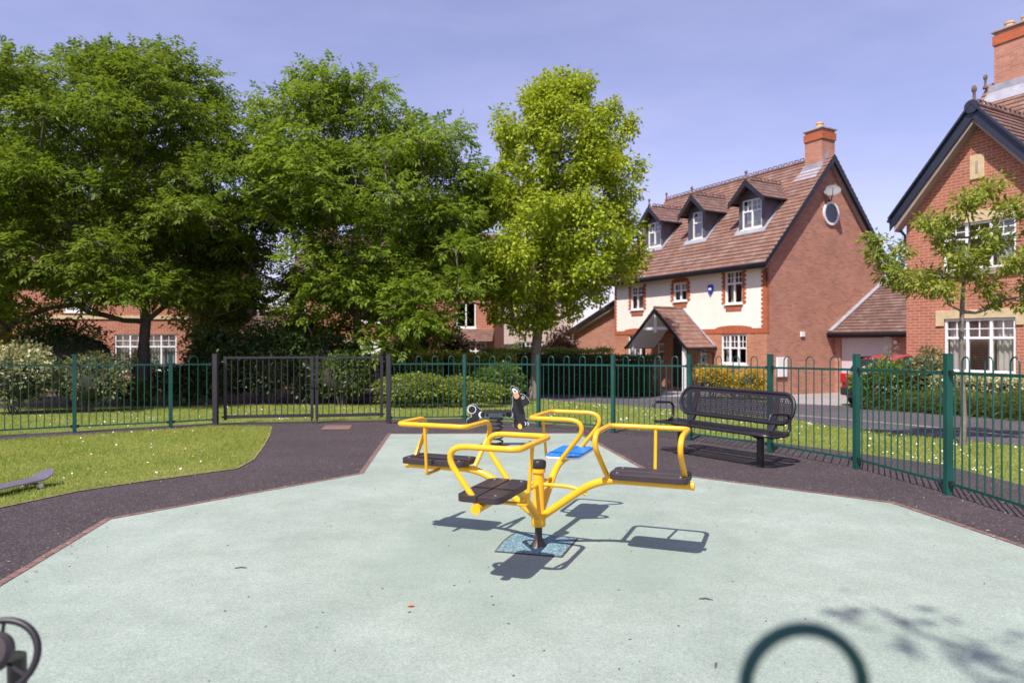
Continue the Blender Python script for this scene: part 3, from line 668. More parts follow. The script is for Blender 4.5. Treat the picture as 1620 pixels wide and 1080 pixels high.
def window(par, M, x0, x1, z0, z1, cols=2, transom=.36, grid=(2, 2), sill=None, sillm=None, curtain=None, cmat=None, deep=.03, low=None):
    fw = .055; mb = MB(); c0, c1 = -deep - .06, -deep
    g = .003
    mb.mbox(M, x0 + g, x0 + fw, z0 + g, z1 - g, c0, c1); mb.mbox(M, x1 - fw, x1 - g, z0 + g, z1 - g, c0, c1)
    mb.mbox(M, x0 + fw, x1 - fw, z0 + g, z0 + fw, c0, c1); mb.mbox(M, x0 + fw, x1 - fw, z1 - fw, z1 - g, c0, c1)
    ed = [x0 + (x1 - x0) * i / cols for i in range(cols + 1)]
    for e in ed[1:-1]: mb.mbox(M, e - fw * .55, e + fw * .55, z0 + fw, z1 - fw, c0, c1 + .004)
    zt = z1 - (z1 - z0) * transom
    if transom:
        for i in range(cols):
            a = ed[i] + (fw if i == 0 else fw * .55); b = ed[i + 1] - (fw if i == cols - 1 else fw * .55)
            mb.mbox(M, a, b, zt - .028, zt + .028, c0, c1 - .002)
            for k in range(1, grid[0]): x = a + (b - a) * k / grid[0]; mb.mbox(M, x - .011, x + .011, zt + .028, z1 - fw, c0 + .02, c1 - .012)
            for k in range(1, grid[1]): z = zt + .028 + (z1 - fw - zt - .028) * k / grid[1]; mb.mbox(M, a, b, z - .011, z + .011, c0 + .02, c1 - .014)
    w = mb.build('window', M_frame, par, bevel=.004)
    mb = MB(); mb.poly([M(x0 + fw * .8, z0 + fw * .8, c0 + .03), M(x1 - fw * .8, z0 + fw * .8, c0 + .03), M(x1 - fw * .8, z1 - fw * .8, c0 + .03), M(x0 + fw * .8, z1 - fw * .8, c0 + .03)]); mb.build('pane', M_glass, w)
    if sill: mb = MB(); mb.mbox(M, x0 - sill[0], x1 + sill[0], z0 - sill[1], z0 - .002, -.08, sill[2]); mb.build('sill', sillm or M_frame, w, bevel=.005)
    for (a, b, zl, zh) in (curtain or []):
        mb = MB(); n = max(4, int((b - a) / .02))
        for i in range(n):
            q = [a + (b - a) * i / n, a + (b - a) * (i + 1) / n]; d = [-.20 - .025 * math.sin(x * 55 + a) for x in q]
            mb.poly([M(q[0], zl, d[0]), M(q[1], zl, d[1]), M(q[1], zh, d[1]), M(q[0], zh, d[0])])
        mb.build('curtain', cmat or M_curtain, w, recalc=False)
    return w
def roof_plane(mb, e0, e1, r0, r1, rows, lip=.030):
    """overlapping tile courses from eave line e0-e1 up to ridge line r0-r1"""
    e0, e1, r0, r1 = map(Vector, (e0, e1, r0, r1)); n = (e1 - e0).cross(r0 - e0).normalized()
    if n.z < 0: n = -n
    L = ((r0 - e0).length + (r1 - e1).length) / 2
    ax = (e1 - e0).normalized()
    for i in range(rows):
        t0, t1 = i / rows, (i + 1) / rows
        a, b = e0.lerp(r0, t0), e1.lerp(r1, t0); c, d = e1.lerp(r1, t1), e0.lerp(r0, t1)
        k = len(mb.f); mb.add([a + n * lip, b + n * lip, c + n * .004, d + n * .004, a - n * .006, b - n * .006], [(0, 1, 2, 3), (4, 5, 1, 0)])
        u = lambda p: (p - e0).dot(ax)
        mb.uv[k] = [(u(a), t0 * L), (u(b), t0 * L), (u(c), t1 * L), (u(d), t1 * L)]
        mb.uv[k + 1] = [(u(a), t0 * L - .02), (u(b), t0 * L - .02), (u(b), t0 * L), (u(a), t0 * L)]
def ridge_tiles(par, p, q, mat, knob=.24, r=.085):
    p = Vector(p); q = Vector(q); L = (q - p).length; d = (q - p).normalized(); mb = MB()
    mb.tube([p, q], r, 8); n = max(1, int(L / knob))
    for i in range(n):
        c = p + d * (L * (i + .5) / n); w = L / n * .40
        mb.tube([c - d * w + Vector((0, 0, r * .7)), c - d * w * .7 + Vector((0, 0, r + .07)), c + d * w * .7 + Vector((0, 0, r + .07)), c + d * w + Vector((0, 0, r * .7))], .022, 5)
    return mb.build('ridge_tiles', mat, par, smooth=True)
def finial(par, p, mat, h=.34):
    mb = MB(); mb.lathe([(.07, 0), (.06, .06), (.035, .09), (.03, h * .62), (.055, h * .70), (.055, h * .86), (.03, h)], 10, p); return mb.build('finial', mat, par, smooth=True)
def quoin(mb, M, x, z0, z1, sgn, base=.09, tooth=.065, h=.075, c=.014):
    """toothed brick edge, teeth pointing to sgn"""
    a, b = sorted((x, x + sgn * base)); mb.mbox(M, a, b, z0, z1, 0.002, c)
    n = int((z1 - z0) / (2 * h)); a, b = sorted((x + sgn * base, x + sgn * (base + tooth)))
    for i in range(n): mb.mbox(M, a, b, z0 + (2 * i + .5) * h, z0 + (2 * i + 1.5) * h, 0.002, c)
def chimney(par, x0, x1, y0, y1, z0, z1, mats, pots=1):
    mb = MB(); mb.box(x0, x1, y0, y1, z0, z1 - .42)
    ch = mb.build('chimney', mats[0], par)
    mb = MB(); mb.box(x0 - .035, x1 + .035, y0 - .035, y1 + .035, z1 - .42, z1 - .16); mb.build('oversail', mats[1], ch)
    mb = MB(); mb.box(x0 + .002, x1 - .002, y0 + .002, y1 - .002, z1 - .16, z1 - .06); mb.build('neck', mats[0], ch)
    mb = MB(); mb.box(x0 - .06, x1 + .06, y0 - .06, y1 + .06, z1 - .06, z1); mb.build('slab', M_slab, ch, bevel=.01)
    for i in range(pots):
        cx = x0 + (x1 - x0) * (i + .5) / pots; mb = MB(); mb.lathe([(.15, 0), (.13, .03), (.115, .20), (.135, .215), (.135, .27), (.11, .28)], 16, (cx, (y0 + y1) / 2, z1)); mb.build('chimney_pot', M_pot, ch, smooth=True)
    return ch
RZ = math.atan2(-.883, .47)

# ------------------------------------------------------------------ rendered house with three dormers
def house_with_dormers():
    ox, oy = G(1213, 626)
    t = thing('house', 'cream rendered and red brick house with three dormer windows and a gabled porch', 'house', (ox, oy, gz(ox, oy)), RZ)
    XL, D, ZW, ZR, YR = -8.36, 6.3, 4.40, 8.42, 3.15
    Fm = front(0)
    gf = [(-2.03, -.86, 1.02, 2.06), (-7.40, -6.22, .64, 2.09), (-5.50, -5.12, 1.0, 1.74), (-3.10, -2.76, 1.0, 1.62), (-4.60, -3.74, .03, 1.98)]
    up = [(-1.83, -1.05, 3.14, 4.30), (-4.53, -3.78, 3.38, 4.10), (-7.20, -6.38, 3.16, 4.16)]
    mb = MB(); wall(mb, Fm, XL, 0, -.3, 2.10, gf); mb.build('wall', M_brickF, t, recalc=False)
    mb = MB(); wall(mb, front(.004), XL, 0, 2.27, ZW, up); mb.build('render', M_render, t, recalc=False)
    # brick band with a hump over the ground floor windows
    mb = MB(); pts = [(XL, 2.10), (0, 2.10), (0, 2.27)]
    for cx, w, h in ((-1.45, .85, .11), (-6.8, .85, .10)): pts += [(cx + w * math.cos(a), 2.27 + h * math.sin(a)) for a in [math.pi * k / 12 for k in range(13)]]
    pts += [(XL, 2.27)]; mb.prism(pts, Fm, -.02, .018); mb.build('band', M_sold, t)
    # gable walls and back
    for x, m in ((0, M_brickA), (XL, M_brickA)):
        mb = MB(); mb.poly([(x, 0, -.3), (x, D, -.3), (x, D, ZW), (x, YR, ZR - .12), (x, 0, ZW)]); mb.build('gable_wall', m, t)
    mb = MB(); wall(mb, front(D), XL, 0, -.3, ZW); mb.build('rear_wall', M_brickA, t)
    mb = MB(); quoin(mb, Fm, 0, 2.27, ZW - .02, -1, .16); mb.build('quoins', M_quoin, t)
    mb = MB(); quoin(mb, Fm, XL, 2.27, ZW - .02, 1, .09); mb.build('quoins', M_quoin, t)
    mb = MB(); mb.box(.0015, .014, .0, .10, 2.10, ZW); mb.build('quoins', M_quoin, t)
    for a0, a1, b0, b1 in up:
        mb = MB(); quoin(mb, Fm, a0, b0 - .02, b1 + .06, -1, .11); 
        quoin(mb, Fm, a1, b0 - .02, b1 + .06, 1, .11)
        mb.mbox(Fm, a0 + .03, a1 - .03, b0 - .24, b0 - .055, .002, .022)
        pts = [(a0 - .11, b1)] + [(a1 + .11, b1)] + [((a0 + a1) / 2 + (a1 - a0 + .22) / 2 * math.cos(k), b1 + .045 + .15 * math.sin(k)) for k in [math.pi * i / 8 for i in range(9)]]
        if b1 < 4.12: mb.prism(pts, Fm, .002, .020)
        mb.build('window_surround', M_quoin, t)
    window(t, Fm, *up[0], 2, .38, (2, 2), (.05, .045, .06), curtain=[(-1.78, -1.55, 3.2, 4.25)], cmat=M_curtain)
    window(t, Fm, *up[1], 2, .42, (2, 1), (.05, .045, .06), curtain=[(-4.5, -4.2, 3.4, 4.05), (-4.1, -3.82, 3.4, 4.05)], cmat=M_blind)
    window(t, Fm, *up[2], 2, .38, (2, 2), (.05, .045, .06), curtain=[(-7.15, -6.45, 3.2, 3.85)], cmat=M_blind)
    window(t, Fm, *gf[0], 3, .46, (2, 2), (.07, .05, .07), curtain=[(-2.0, -1.76, 1.05, 2.0)], cmat=M_curtain)
    window(t, Fm, *gf[1], 3, .30, (2, 1), (.07, .05, .07), curtain=[(-7.35, -6.8, .7, 2.0)], cmat=M_curtain)
    window(t, Fm, *gf[2], 1, .45, (2, 2), (.03, .04, .04)); window(t, Fm, *gf[3], 1, .45, (2, 2), (.03, .04, .04))
    mb = MB(); a0, a1, b0, b1 = gf[4]; mb.mbox(Fm, a0, a1, b0, b1, -.09, -.04); dr = mb.build('door', M_door, t, bevel=.004)
    mb = MB()
    for i in range(2):
        for j in range(2): mb.mbox(Fm, a0 + .12 + i * .35, a0 + .39 + i * .35, .2 + j * .9, .95 + j * .85, -.039, -.030)
    mb.build('door_panels', M_door, dr, bevel=.006)
    mb = MB(); mb.mbox(Fm, a1 - .1, a1 - .06, .95, 1.05, -.04, .01); mb.build('handle', M_bolt, dr)
    # main roof
    ez = 4.43
    mb = MB(); roof_plane(mb, (XL - .24, -.30, ez), (.24, -.30, ez), (XL - .24, YR, ZR), (.24, YR, ZR), 27); roof_plane(mb, (.24, D + .3, ez), (XL - .24, D + .3, ez), (.24, YR, ZR), (XL - .24, YR, ZR), 27)
    rf = mb.build('roof', M_tileA, t, recalc=False)
    ridge_tiles(rf, (XL - .22, YR, ZR + .0), (-.75, YR, ZR + .0), M_tileB)
    finial(rf, (XL - .2, YR, ZR + .04), M_tileB)
    mb = MB(); mb.tube([(XL - .24, -.36, ez - .045), (.26, -.36, ez - .045)], .058, 8); mb.box(XL - .2, .2, -.30, -.27, ez - .17, ez - .012); gt = mb.build('gutter', M_fascia, t, smooth=True)
    mb = MB(); mb.box(XL - .1, .1, -.268, -.002, ez - .15, ez - .12); mb.build('soffit', M_soffit, t)
    for x in (.215, XL - .215):
        for y0, y1 in ((-.36, YR), (D + .36, YR)):
            sgn = 1 if y1 > y0 else -1
            mb = MB(); q = [(y0, ez - .20), (y0, ez - .03), (y1, ZR - .03), (y1, ZR - .27)]
            mb.prism(q, lambda a, b, c: (x + c, a, b), -.025, .025); bb = mb.build('bargeboard', M_fascia, t)
            mb = MB(); q = [(y0 + sgn * .12, ez - .24), (y0 + sgn * .12, ez - .08), (y1, ZR - .17), (y1, ZR - .36)]
            s2 = 1 if x > 0 else -1; mb.prism(q, lambda a, b, c: (x - s2 * .03 + c, a, b), -.0, .004) if False else mb.prism(q, lambda a, b, c: ((.004 if x > 0 else XL - .12) + c, a, b), 0, .116); mb.build('soffit', M_soffit, bb)
    ch = chimney(t, -.72, -.02, 2.80, 3.50, 7.5, 9.42, (M_brickA, M_quoin))
    mb = MB(); k = (ZR - ez) / (YR + .3); zf = lambda y: ez + (y + .3) * k
    mb.add([(-.95, 2.40, zf(2.40) + .03), (.02, 2.40, zf(2.40) + .03), (.02, 2.795, zf(2.80) + .03), (-.82, 2.795, zf(2.80) + .03), (-.82, 2.795, zf(2.8) + .16), (.02, 2.795, zf(2.8) + .16)], [(0, 1, 2, 3), (3, 2, 5, 4)])
    mb.add([(-.018, 2.79, zf(2.79) + .03), (-.018, 3.15, zf(3.15) + .03), (-.018, 3.15, zf(3.15) + .22), (-.018, 2.79, zf(2.79) + .22)], [(0, 1, 2, 3)])
    fl = mb.build('flashing', M_lead, ch, recalc=False); fl.modifiers.new('t', 'SOLIDIFY').thickness = .008
    # dormers
    def dormer(x0, x1, cheek0, cheek1, cols, blind):
        Y = .92; Dm = front(Y); zb = zf(Y) + .02; zt = 6.98; cx = (cheek0 + cheek1) / 2; hw = (cheek1 - cheek0) / 2 + .22; za = zt + .62; ze = zt - .12
        mb = MB(); wall(mb, Dm, cheek0, cheek1, zb - .15, zt, [(x0, x1, zb + .02, zt - .04)], .08)
        mb.poly([Dm(cheek0, zt, 0), Dm(cheek1, zt, 0), Dm(cx, za - .12, 0)])
        for x in (cheek0, cheek1): yb = (zt - ez) / k - .3; mb.poly([(x, Y, zb - .15), (x, yb, zt), (x, Y, zt)])
        dm = mb.build('dormer', M_leadd, t)
        window(dm, Dm, x0, x1, zb + .02, zt - .04, cols, .40, (2, 2), (.04, .05, .05), curtain=[(x0 + .05, x1 - .05, zb + .06, zb + .72)] if blind else None, cmat=M_blind)
        yr = (za - ez) / k - .3; ye = (ze - ez) / k - .3
        mb = MB(); roof_plane(mb, (cx - hw, Y - .34, ze), (cx - hw, ye, ze), (cx, Y - .34, za), (cx, yr, za), 5, .018); roof_plane(mb, (cx + hw, Y - .34, ze), (cx + hw, ye, ze), (cx, Y - .34, za), (cx, yr, za), 5, .018)
        mb.build('dormer_roof', M_tileB, dm, recalc=False)
        ridge_tiles(dm, (cx, Y - .10, za + .01), (cx, yr, za + .01), M_tileB, .2, .05); finial(dm, (cx, Y - .28, za + .02), M_tileB, .30)
        for s in (-1, 1):
            mb = MB(); q = [(cx + s * (hw + .02), ze - .20), (cx + s * (hw + .02), ze - .01), (cx, za - .01), (cx, za - .22)]
            mb.prism(q, front(Y - .30), -.002, .035); mb.build('bargeboard', M_fascia, dm)
            mb = MB(); mb.tube([(cx + s * (hw + .02), Y - .3, ze - .03), (cx + s * (hw + .02), ye + .02, ze - .03)], .035, 6); mb.build('gutter', M_fascia, dm, smooth=True)
        mb = MB(); n = Vector((0, -k, 1)).normalized()
        for xa, xb in ((cheek0 - .10, cheek0 - .003), (cheek1 + .003, cheek1 + .12)):
            a = Vector((0, Y - .16, zf(Y - .16))); b = Vector((0, ye, ze)); mb.add([Vector((xa, 0, 0)) + a + n * .032, Vector((xb, 0, 0)) + a + n * .032, Vector((xb, 0, 0)) + b + n * .032, Vector((xa, 0, 0)) + b + n * .032], [(0, 1, 2, 3)])
        a = Vector((0, Y - .16, zf(Y - .16))) + n * .034; b = Vector((0, Y - .004, zf(Y - .004))) + n * .034
        mb.add([Vector((cheek0 - .1, 0, 0)) + a, Vector((cheek1 + .12, 0, 0)) + a, Vector((cheek1 + .12, 0, 0)) + b, Vector((cheek0 - .1, 0, 0)) + b], [(0, 1, 2, 3)])
        fl = mb.build('flashing', M_lead, dm, recalc=False); fl.modifiers.new('t', 'SOLIDIFY').thickness = .006
    dormer(-7.20, -6.36, -7.34, -6.22, 2, False); dormer(-4.47, -3.92, -4.72, -3.70, 1, False); dormer(-1.92, -1.02, -2.06, -.88, 2, True)
    # round window in the gable
    S = side(0); Mr = lambda X, Y, Z: S(3.24 + X, 6.37 + Y, Z)
    ring = lambda r0, r1, c0, c1, nm, mt, par: (lambda mb: (mb.add([Mr(r * math.cos(a), r * math.sin(a), c) for c in (c0, c1) for r in (r0, r1) for a in [2 * math.pi * i / 40 for i in range(40)]],
        [(80 + i, 80 + (i + 1) % 40, 120 + (i + 1) % 40, 120 + i) for i in range(40)] + [(i, (i + 1) % 40, 80 + (i + 1) % 40, 80 + i) for i in range(40)] + [(40 + i, 40 + (i + 1) % 40, 120 + (i + 1) % 40, 120 + i) for i in range(40)]), mb.build(nm, mt, par))[1])(MB())
    rw = ring(.34, .42, .002, .05, 'round_window', M_frame, t); ring(.425, .50, .001, .006, 'brick_ring', M_brickF, rw)
    mb = MB(); mb.poly([Mr(.342 * math.cos(a), .342 * math.sin(a), .012) for a in [2 * math.pi * i / 40 for i in range(40)]]); mb.build('pane', M_cglass, rw)
    # dish, meter box, vent, alarm, downpipe
    ds = Vector((.25, 2.98, 7.08)); ax = Vector((.55, -.62, .42)).normalized(); q = ax.to_track_quat('Z', 'Y').to_matrix()
    mb = MB(); mb.lathe([(.02, 0), (.13, .010), (.22, .030), (.285, .058), (.280, .066), (.17, .027), (.02, .012)], 26, (0, 0, 0), lambda X, Y, Z: tuple(ds + q @ Vector((X, Y * .82, Z)))); di = mb.build('satellite_dish', M_dish, t, smooth=True)
    mb = MB(); mb.tube([(0.0, 3.12, 6.80), (.14, 3.10, 6.82), tuple(ds - ax * .02)], .02, 8); mb.build('bracket', M_fascia, di, smooth=True)
    mb = MB(); mb.tube([tuple(ds + q @ Vector((0, -.27, .04))), tuple(ds + ax * .34 + q @ Vector((0, -.10, 0)))], .013, 6); mb.build('feed_arm', M_dish, di)
    mb = MB(); mb.mbox(S, .45, .92, .62, 1.28, .001, .07); mbx = mb.build('meter_box', M_white, t, bevel=.008)
    mb = MB(); mb.mbox(S, .43, .94, .53, .615, .001, .03); mb.build('brick_sill', M_sold, mbx)
    mb = MB(); mb.mbox(S, 1.64, 1.84, 1.98, 2.15, .001, .05); mb.build('vent_cover', M_white, t, bevel=.006)
    mb = MB(); c = (-2.52, 3.71); mb.prism([(c[0] - .13, c[1] + .14), (c[0] - .12, c[1] - .03), (c[0], c[1] - .18), (c[0] + .12, c[1] - .03), (c[0] + .13, c[1] + .14), (c[0] + .07, c[1] + .19), (c[0] - .07, c[1] + .19)], Fm, .004, .07); al = mb.build('alarm_box', M_blue2, t, bevel=.012)
    mb = MB(); mb.mbox(Fm, c[0] - .065, c[0] + .065, c[1] - .01, c[1] + .075, .0705, .073); mb.build('badge', M_white, al)
    mb = MB(); mb.tube([(.10, -.33, ez - .09), (.07, -.09, ez - .32), (.06, -.06, ez - .62)], .03, 8); mb.build('downpipe', M_fascia, t, smooth=True)
    # porch
    cx, hw, zr, ze, yf = -4.02, 1.72, 3.08, 1.60, -1.42
    mb = MB(); roof_plane(mb, (cx + hw, yf, ze), (cx + hw, -.002, ze), (cx, yf, zr), (cx, -.002, zr), 10, .018); roof_plane(mb, (cx - hw, yf, ze), (cx - hw, -.002, ze), (cx, yf, zr), (cx, -.002, zr), 10, .018)
    po = mb.build('porch_roof', M_tileA, t, recalc=False)
    mb = MB(); mb.tube([(cx, yf, zr + .01), (cx, -.02, zr + .01)], .06, 8); mb.build('ridge_tiles', M_tileB, po, smooth=True)
    for s in (-1, 1):
        mb = MB(); q = [(cx + s * (hw + .03), ze - .13), (cx + s * (hw + .03), ze + .0), (cx, zr - .0), (cx, zr - .17)]; mb.prism(q, front(yf + .02), 0, .03); mb.build('bargeboard', M_fascia, po)
        mb = MB(); mb.tube([(cx + s * (hw + .04), yf - .02, ze - .03), (cx + s * (hw + .04), -.01, ze - .03)], .05, 8); mb.build('gutter', M_fascia, po, smooth=True)
        mb = MB(); mb.add([(cx + s * hw * .98, yf + .06, ze - .05), (cx + s * hw * .98, -.004, ze - .05), (cx, -.004, zr - .09), (cx, yf + .06, zr - .09)], [(0, 1, 2, 3)]); o = mb.build('porch_lining', M_white, po, recalc=False); o.modifiers.new('t', 'SOLIDIFY').thickness = .012
        mb = MB(); mb.box(cx + s * 1.46 - .055, cx + s * 1.46 + .055, yf + .10, yf + .21, -.3, 1.72); mb.build('porch_post', M_frame, po, bevel=.006)
        mb = MB(); n = Vector((0, -1, 0)); a = Vector((cx + s * hw, -.012, ze + .05)); b = Vector((cx, -.012, zr + .05)); mb.beam(a, b, .02, .14, (0, -1, 0)); mb.build('flashing', M_lead, po)
    mb = MB(); zc = 2.30; hwc = hw * (zr - zc) / (zr - ze) - .06; mb.box(cx - hwc, cx + hwc, yf + .03, yf + .09, zc - .05, zc + .05); mb.box(cx - .05, cx + .05, yf + .032, yf + .088, zc - .16, zr - .14); mb.build('truss', M_frame, po, bevel=.004)
    mb = MB(); mb.tube([(cx + hw - .06, -1.05, ze - .06), (cx + hw - .06, -.06, ze - .2), (cx + hw - .06, -.06, -.1)], .03, 8); mb.build('downpipe', M_fascia, po, smooth=True)
    # ---- garage against the gable
    g = thing('garage', 'brick garage with pale up and over door between the two brick houses', 'garage', t.location, RZ)
    mb = MB(); gm = front(3.45); wall(mb, gm, .004, 4.9, -.3, 2.08, [(.24, 2.10, .0, 1.96)], .10); mb.poly([(4.9, 3.45, -.3), (4.9, 6.3, -.3), (4.9, 6.3, 3.9), (4.9, 3.45, 2.1)]); mb.build('wall', M_brickA, g, recalc=False)
    mb = MB(); n = 30
    for i in range(n): x0, x1 = .25 + 1.84 * i / n, .25 + 1.84 * (i + .82) / n; mb.mbox(gm, x0, x1, .02, 1.94, -.075, -.055)
    mb.mbox(gm, .245, 2.095, .01, 1.95, -.09, -.076); gd = mb.build('garage_door', M_gdoor, g)
    mb = MB(); mb.mbox(gm, 1.10, 1.22, .85, .90, -.055, -.02); mb.build('handle', M_fascia, gd)
    mb = MB(); roof_plane(mb, (.004, 3.08, 2.12), (5.0, 3.08, 2.12), (.004, 6.1, 3.98), (5.0, 6.1, 3.98), 17); mb.build('roof', M_tileB, g, recalc=False)
    mb = MB(); mb.tube([(.03, 3.02, 2.08), (5.0, 3.02, 2.08)], .05, 8); mb.box(.01, 5.0, 3.08, 3.11, 1.95, 2.10); mb.build('gutter', M_fascia, g, smooth=True)
    mb = MB(); mb.box(.005, 4.9, 3.112, 3.448, 1.985, 2.0); mb.build('soffit', M_soffit, g)
    mb = MB(); a = Vector((.06, 3.10, 2.19)); b = Vector((.06, 6.08, 4.03)); mb.beam(a, b, .22, .02, (0, 0, 1)); mb.build('flashing', M_lead, g)
    mb = MB(); mb.mbox(gm, 2.22, 2.34, 1.74, 1.84, .001, .10); mb.build('flood_lamp', M_white, g, bevel=.01)
    # ---- low gabled garage on the other side
    g = thing('garage', 'low brown brick garage end wall to the left of the cream house', 'garage', t.location, RZ)
    mb = MB(); mb.poly([(-8.37, .45, -.3), (-12.4, .45, -.3), (-12.4, .45, 2.35), (-8.37, .45, 3.72)]); mb.poly([(-12.4, .45, -.3), (-12.4, 6, -.3), (-12.4, 6, 2.35), (-12.4, .45, 2.35)]); mb.build('wall', M_brickA, g, recalc=False)
    mb = MB(); roof_plane(mb, (-12.7, 6.2, 2.28), (-12.7, .2, 2.28), (-8.64, 6.2, 3.68), (-8.64, .2, 3.68), 22); mb.build('roof', M_tileB, g, recalc=False)
    mb = MB(); mb.prism([(-12.75, 2.10), (-12.75, 2.27), (-8.62, 3.68), (-8.62, 3.48)], front(.2), 0, .03); mb.build('bargeboard', M_fascia, g)
    mb = MB(); mb.prism([(-12.65, 2.06), (-12.65, 2.2), (-8.37, 3.66), (-8.37, 3.42)], front(.445), 0, .21); mb.build('soffit', M_soffit, g)
house_with_dormers()

# ------------------------------------------------------------------ tall red brick house at the right edge
def house_right():
    ox, oy = 10.4, 17.5; t = thing('house', 'tall red brick house with sandstone lintels and dark bargeboards at the right edge', 'house', (ox, oy, -SL * oy), RZ)
    Fm = front(0); W = 3.56; cx = W / 2
    gw = (.96, 2.53, .97, 2.27); uw = (.93, 2.54, 3.47, 4.60); ez, za = 4.93, 7.35; ov = .22
    mb = MB(); wall(mb, Fm, 0, W, -.4, 4.8, [gw, uw]); mb.poly([Fm(0, 4.8, 0), Fm(W, 4.8, 0), Fm(cx, 4.8 + cx * 1.19, 0)])
    mb.poly([(0, 0, -.4), (0, 9, -.4), (0, 9, 4.8), (0, 0, 4.8)]); mb.poly([(W, 0, -.4), (W, 1.5, -.4), (W, 1.5, 4.8), (W, 0, 4.8)]); mb.build('wall', M_brickB, t)
    mb = MB(); mb.box(-.0, 9, 1.5, 1.52, -.4, 5.0) if False else wall(mb, front(1.5), W, 9.5, -.4, 5.0); mb.poly([(0.002, 1.5, 4.8), (0.002, 9, 4.8), (.002, 4.6, 9.3)]); mb.build('rear_wall', M_brickB, t)
    # brick blocks bonded at the corner
    w1 = window(t, Fm, *gw, 3, .36, (2, 2), (.0, .045, .06), M_frame, curtain=[(1.0, 1.42, 1.0, 2.2), (1.86, 2.0, 1.0, 2.2), (2.04, 2.50, 1.0, 2.2)], deep=.02)
    w2 = window(t, Fm, *uw, 3, .33, (2, 2), (.17, .16, .07), M_sillst, curtain=[(1.0, 1.42, 3.5, 4.5), (2.04, 2.50, 3.5, 4.5)], cmat=M_blind, deep=.02)
    mb = MB(); mb.prism([(.76, 2.10), (.955, 2.10), (.955, 2.275), (2.535, 2.275), (2.535, 2.10), (2.70, 2.10), (2.70, 2.49), (.76, 2.49)], Fm, .001, .035); mb.build('lintel', M_stone, w1, bevel=.005)
    mb = MB(); mb.prism([(.74, 4.60), (2.70, 4.60), (2.70, 4.86), (.74, 4.86)], Fm, .001, .035); mb.build('lintel', M_stone, w2, bevel=.005)
    mb = MB(); mb.mbox(Fm, 1.56, 1.88, 5.63, 6.20, .001, .03); sl = mb.build('slit_block', M_stone, t, bevel=.006)
    mb = MB(); mb.mbox(Fm, 1.685, 1.745, 5.75, 6.06, .0305, .032); mb.build('slit', M_sillst, sl)
    # wing roof
    k = (za - ez) / (cx + ov)
    mb = MB(); roof_plane(mb, (-ov, -.32, ez), (-ov, 5, ez), (cx, -.32, za), (cx, 5, za), 16); roof_plane(mb, (W + ov, -.32, ez), (W + ov, 5, ez), (cx, -.32, za), (cx, 5, za), 16)
    rf = mb.build('wing_roof', M_tileB, t, recalc=False)
    ridge_tiles(rf, (cx, -.15, za + .01), (cx, 5, za + .01), M_tileB, .22, .07); finial(rf, (cx + .0, -.26, za + .03), M_tileB, .42)
    for s in (-1, 1):
        xe = cx + s * (cx + ov + .03)
        mb = MB(); mb.prism([(xe, ez - .30), (xe, ez + .01), (cx, za + .02), (cx, za - .34)], front(-.30), 0, .04); bb = mb.build('bargeboard', M_barge, t, bevel=.004)
        mb = MB(); mb.prism([(xe - s * .10, ez - .33), (xe - s * .10, ez - .10), (cx, za - .15), (cx, za - .43)], front(-.004), 0, .288); mb.build('soffit', M_soffit, bb)
        mb = MB(); a = Vector((xe, -.36, ez + .02)); b = Vector((cx, -.36, za + .035)); mb.beam(a, b, .10, .045); mb.build('verge_cap', M_barge, bb)
        mb = MB(); mb.tube([(xe, -.38, ez - .04), (xe, 1.3 if s > 0 else 4, ez - .04)], .05, 8); mb.build('gutter', M_barge, t, smooth=True)
    mb = MB(); mb.lathe([(.16, 0), (.16, .05), (.05, .055)], 16, (0, 0, 0), lambda X, Y, Z: (cx + X, -.345 - Z, za - .06 + Y)); mb.build('roundel', M_barge, t)
    mb = MB(); mb.tube([(-.2, -.2, ez - .1), (-.06, .04, ez - .42), (-.05, .06, ez - .7)], .035, 8); mb.build('downpipe', M_barge, t, smooth=True)
    # main roof
    e = 4.9; kz = (9.25 - e) / (4.2 - .7)
    mb = MB(); roof_plane(mb, (-.14, .7, e), (9.6, .7, e), (-.14, 4.25, 9.30), (9.6, 4.25, 9.30), 30); roof_plane(mb, (-.14, 7.8, e), (9.6, 7.8, e), (-.14, 4.25, 9.30), (9.6, 4.25, 9.30), 30)
    rf = mb.build('main_roof', M_tileA, t, recalc=False)
    mb = MB(); mb.prism([(.62, e - .25), (.62, e - .02), (4.25, 9.27), (4.25, 9.02)], lambda a, b, c: (-.145 + c, a, b), -.03, 0); mb.build('bargeboard', M_barge, t)
    finial(rf, (-.10, 4.0, 9.12), M_tileB, .42)
    ch = chimney(t, .18, 1.02, 3.9, 4.7, 8.6, 10.66, (M_brickA, M_quoin), 2)
    mb = MB(); mb.add([(-.0, 3.60, 8.50 + .04), (1.2, 3.60, 8.54), (1.2, 3.895, 8.92), (0, 3.895, 8.92), (1.1, 3.895, 9.12), (.05, 3.895, 9.12)], [(0, 1, 2, 3), (3, 2, 4, 5)]); fl = mb.build('flashing', M_lead, ch, recalc=False); fl.modifiers.new('t', 'SOLIDIFY').thickness = .008
house_right()

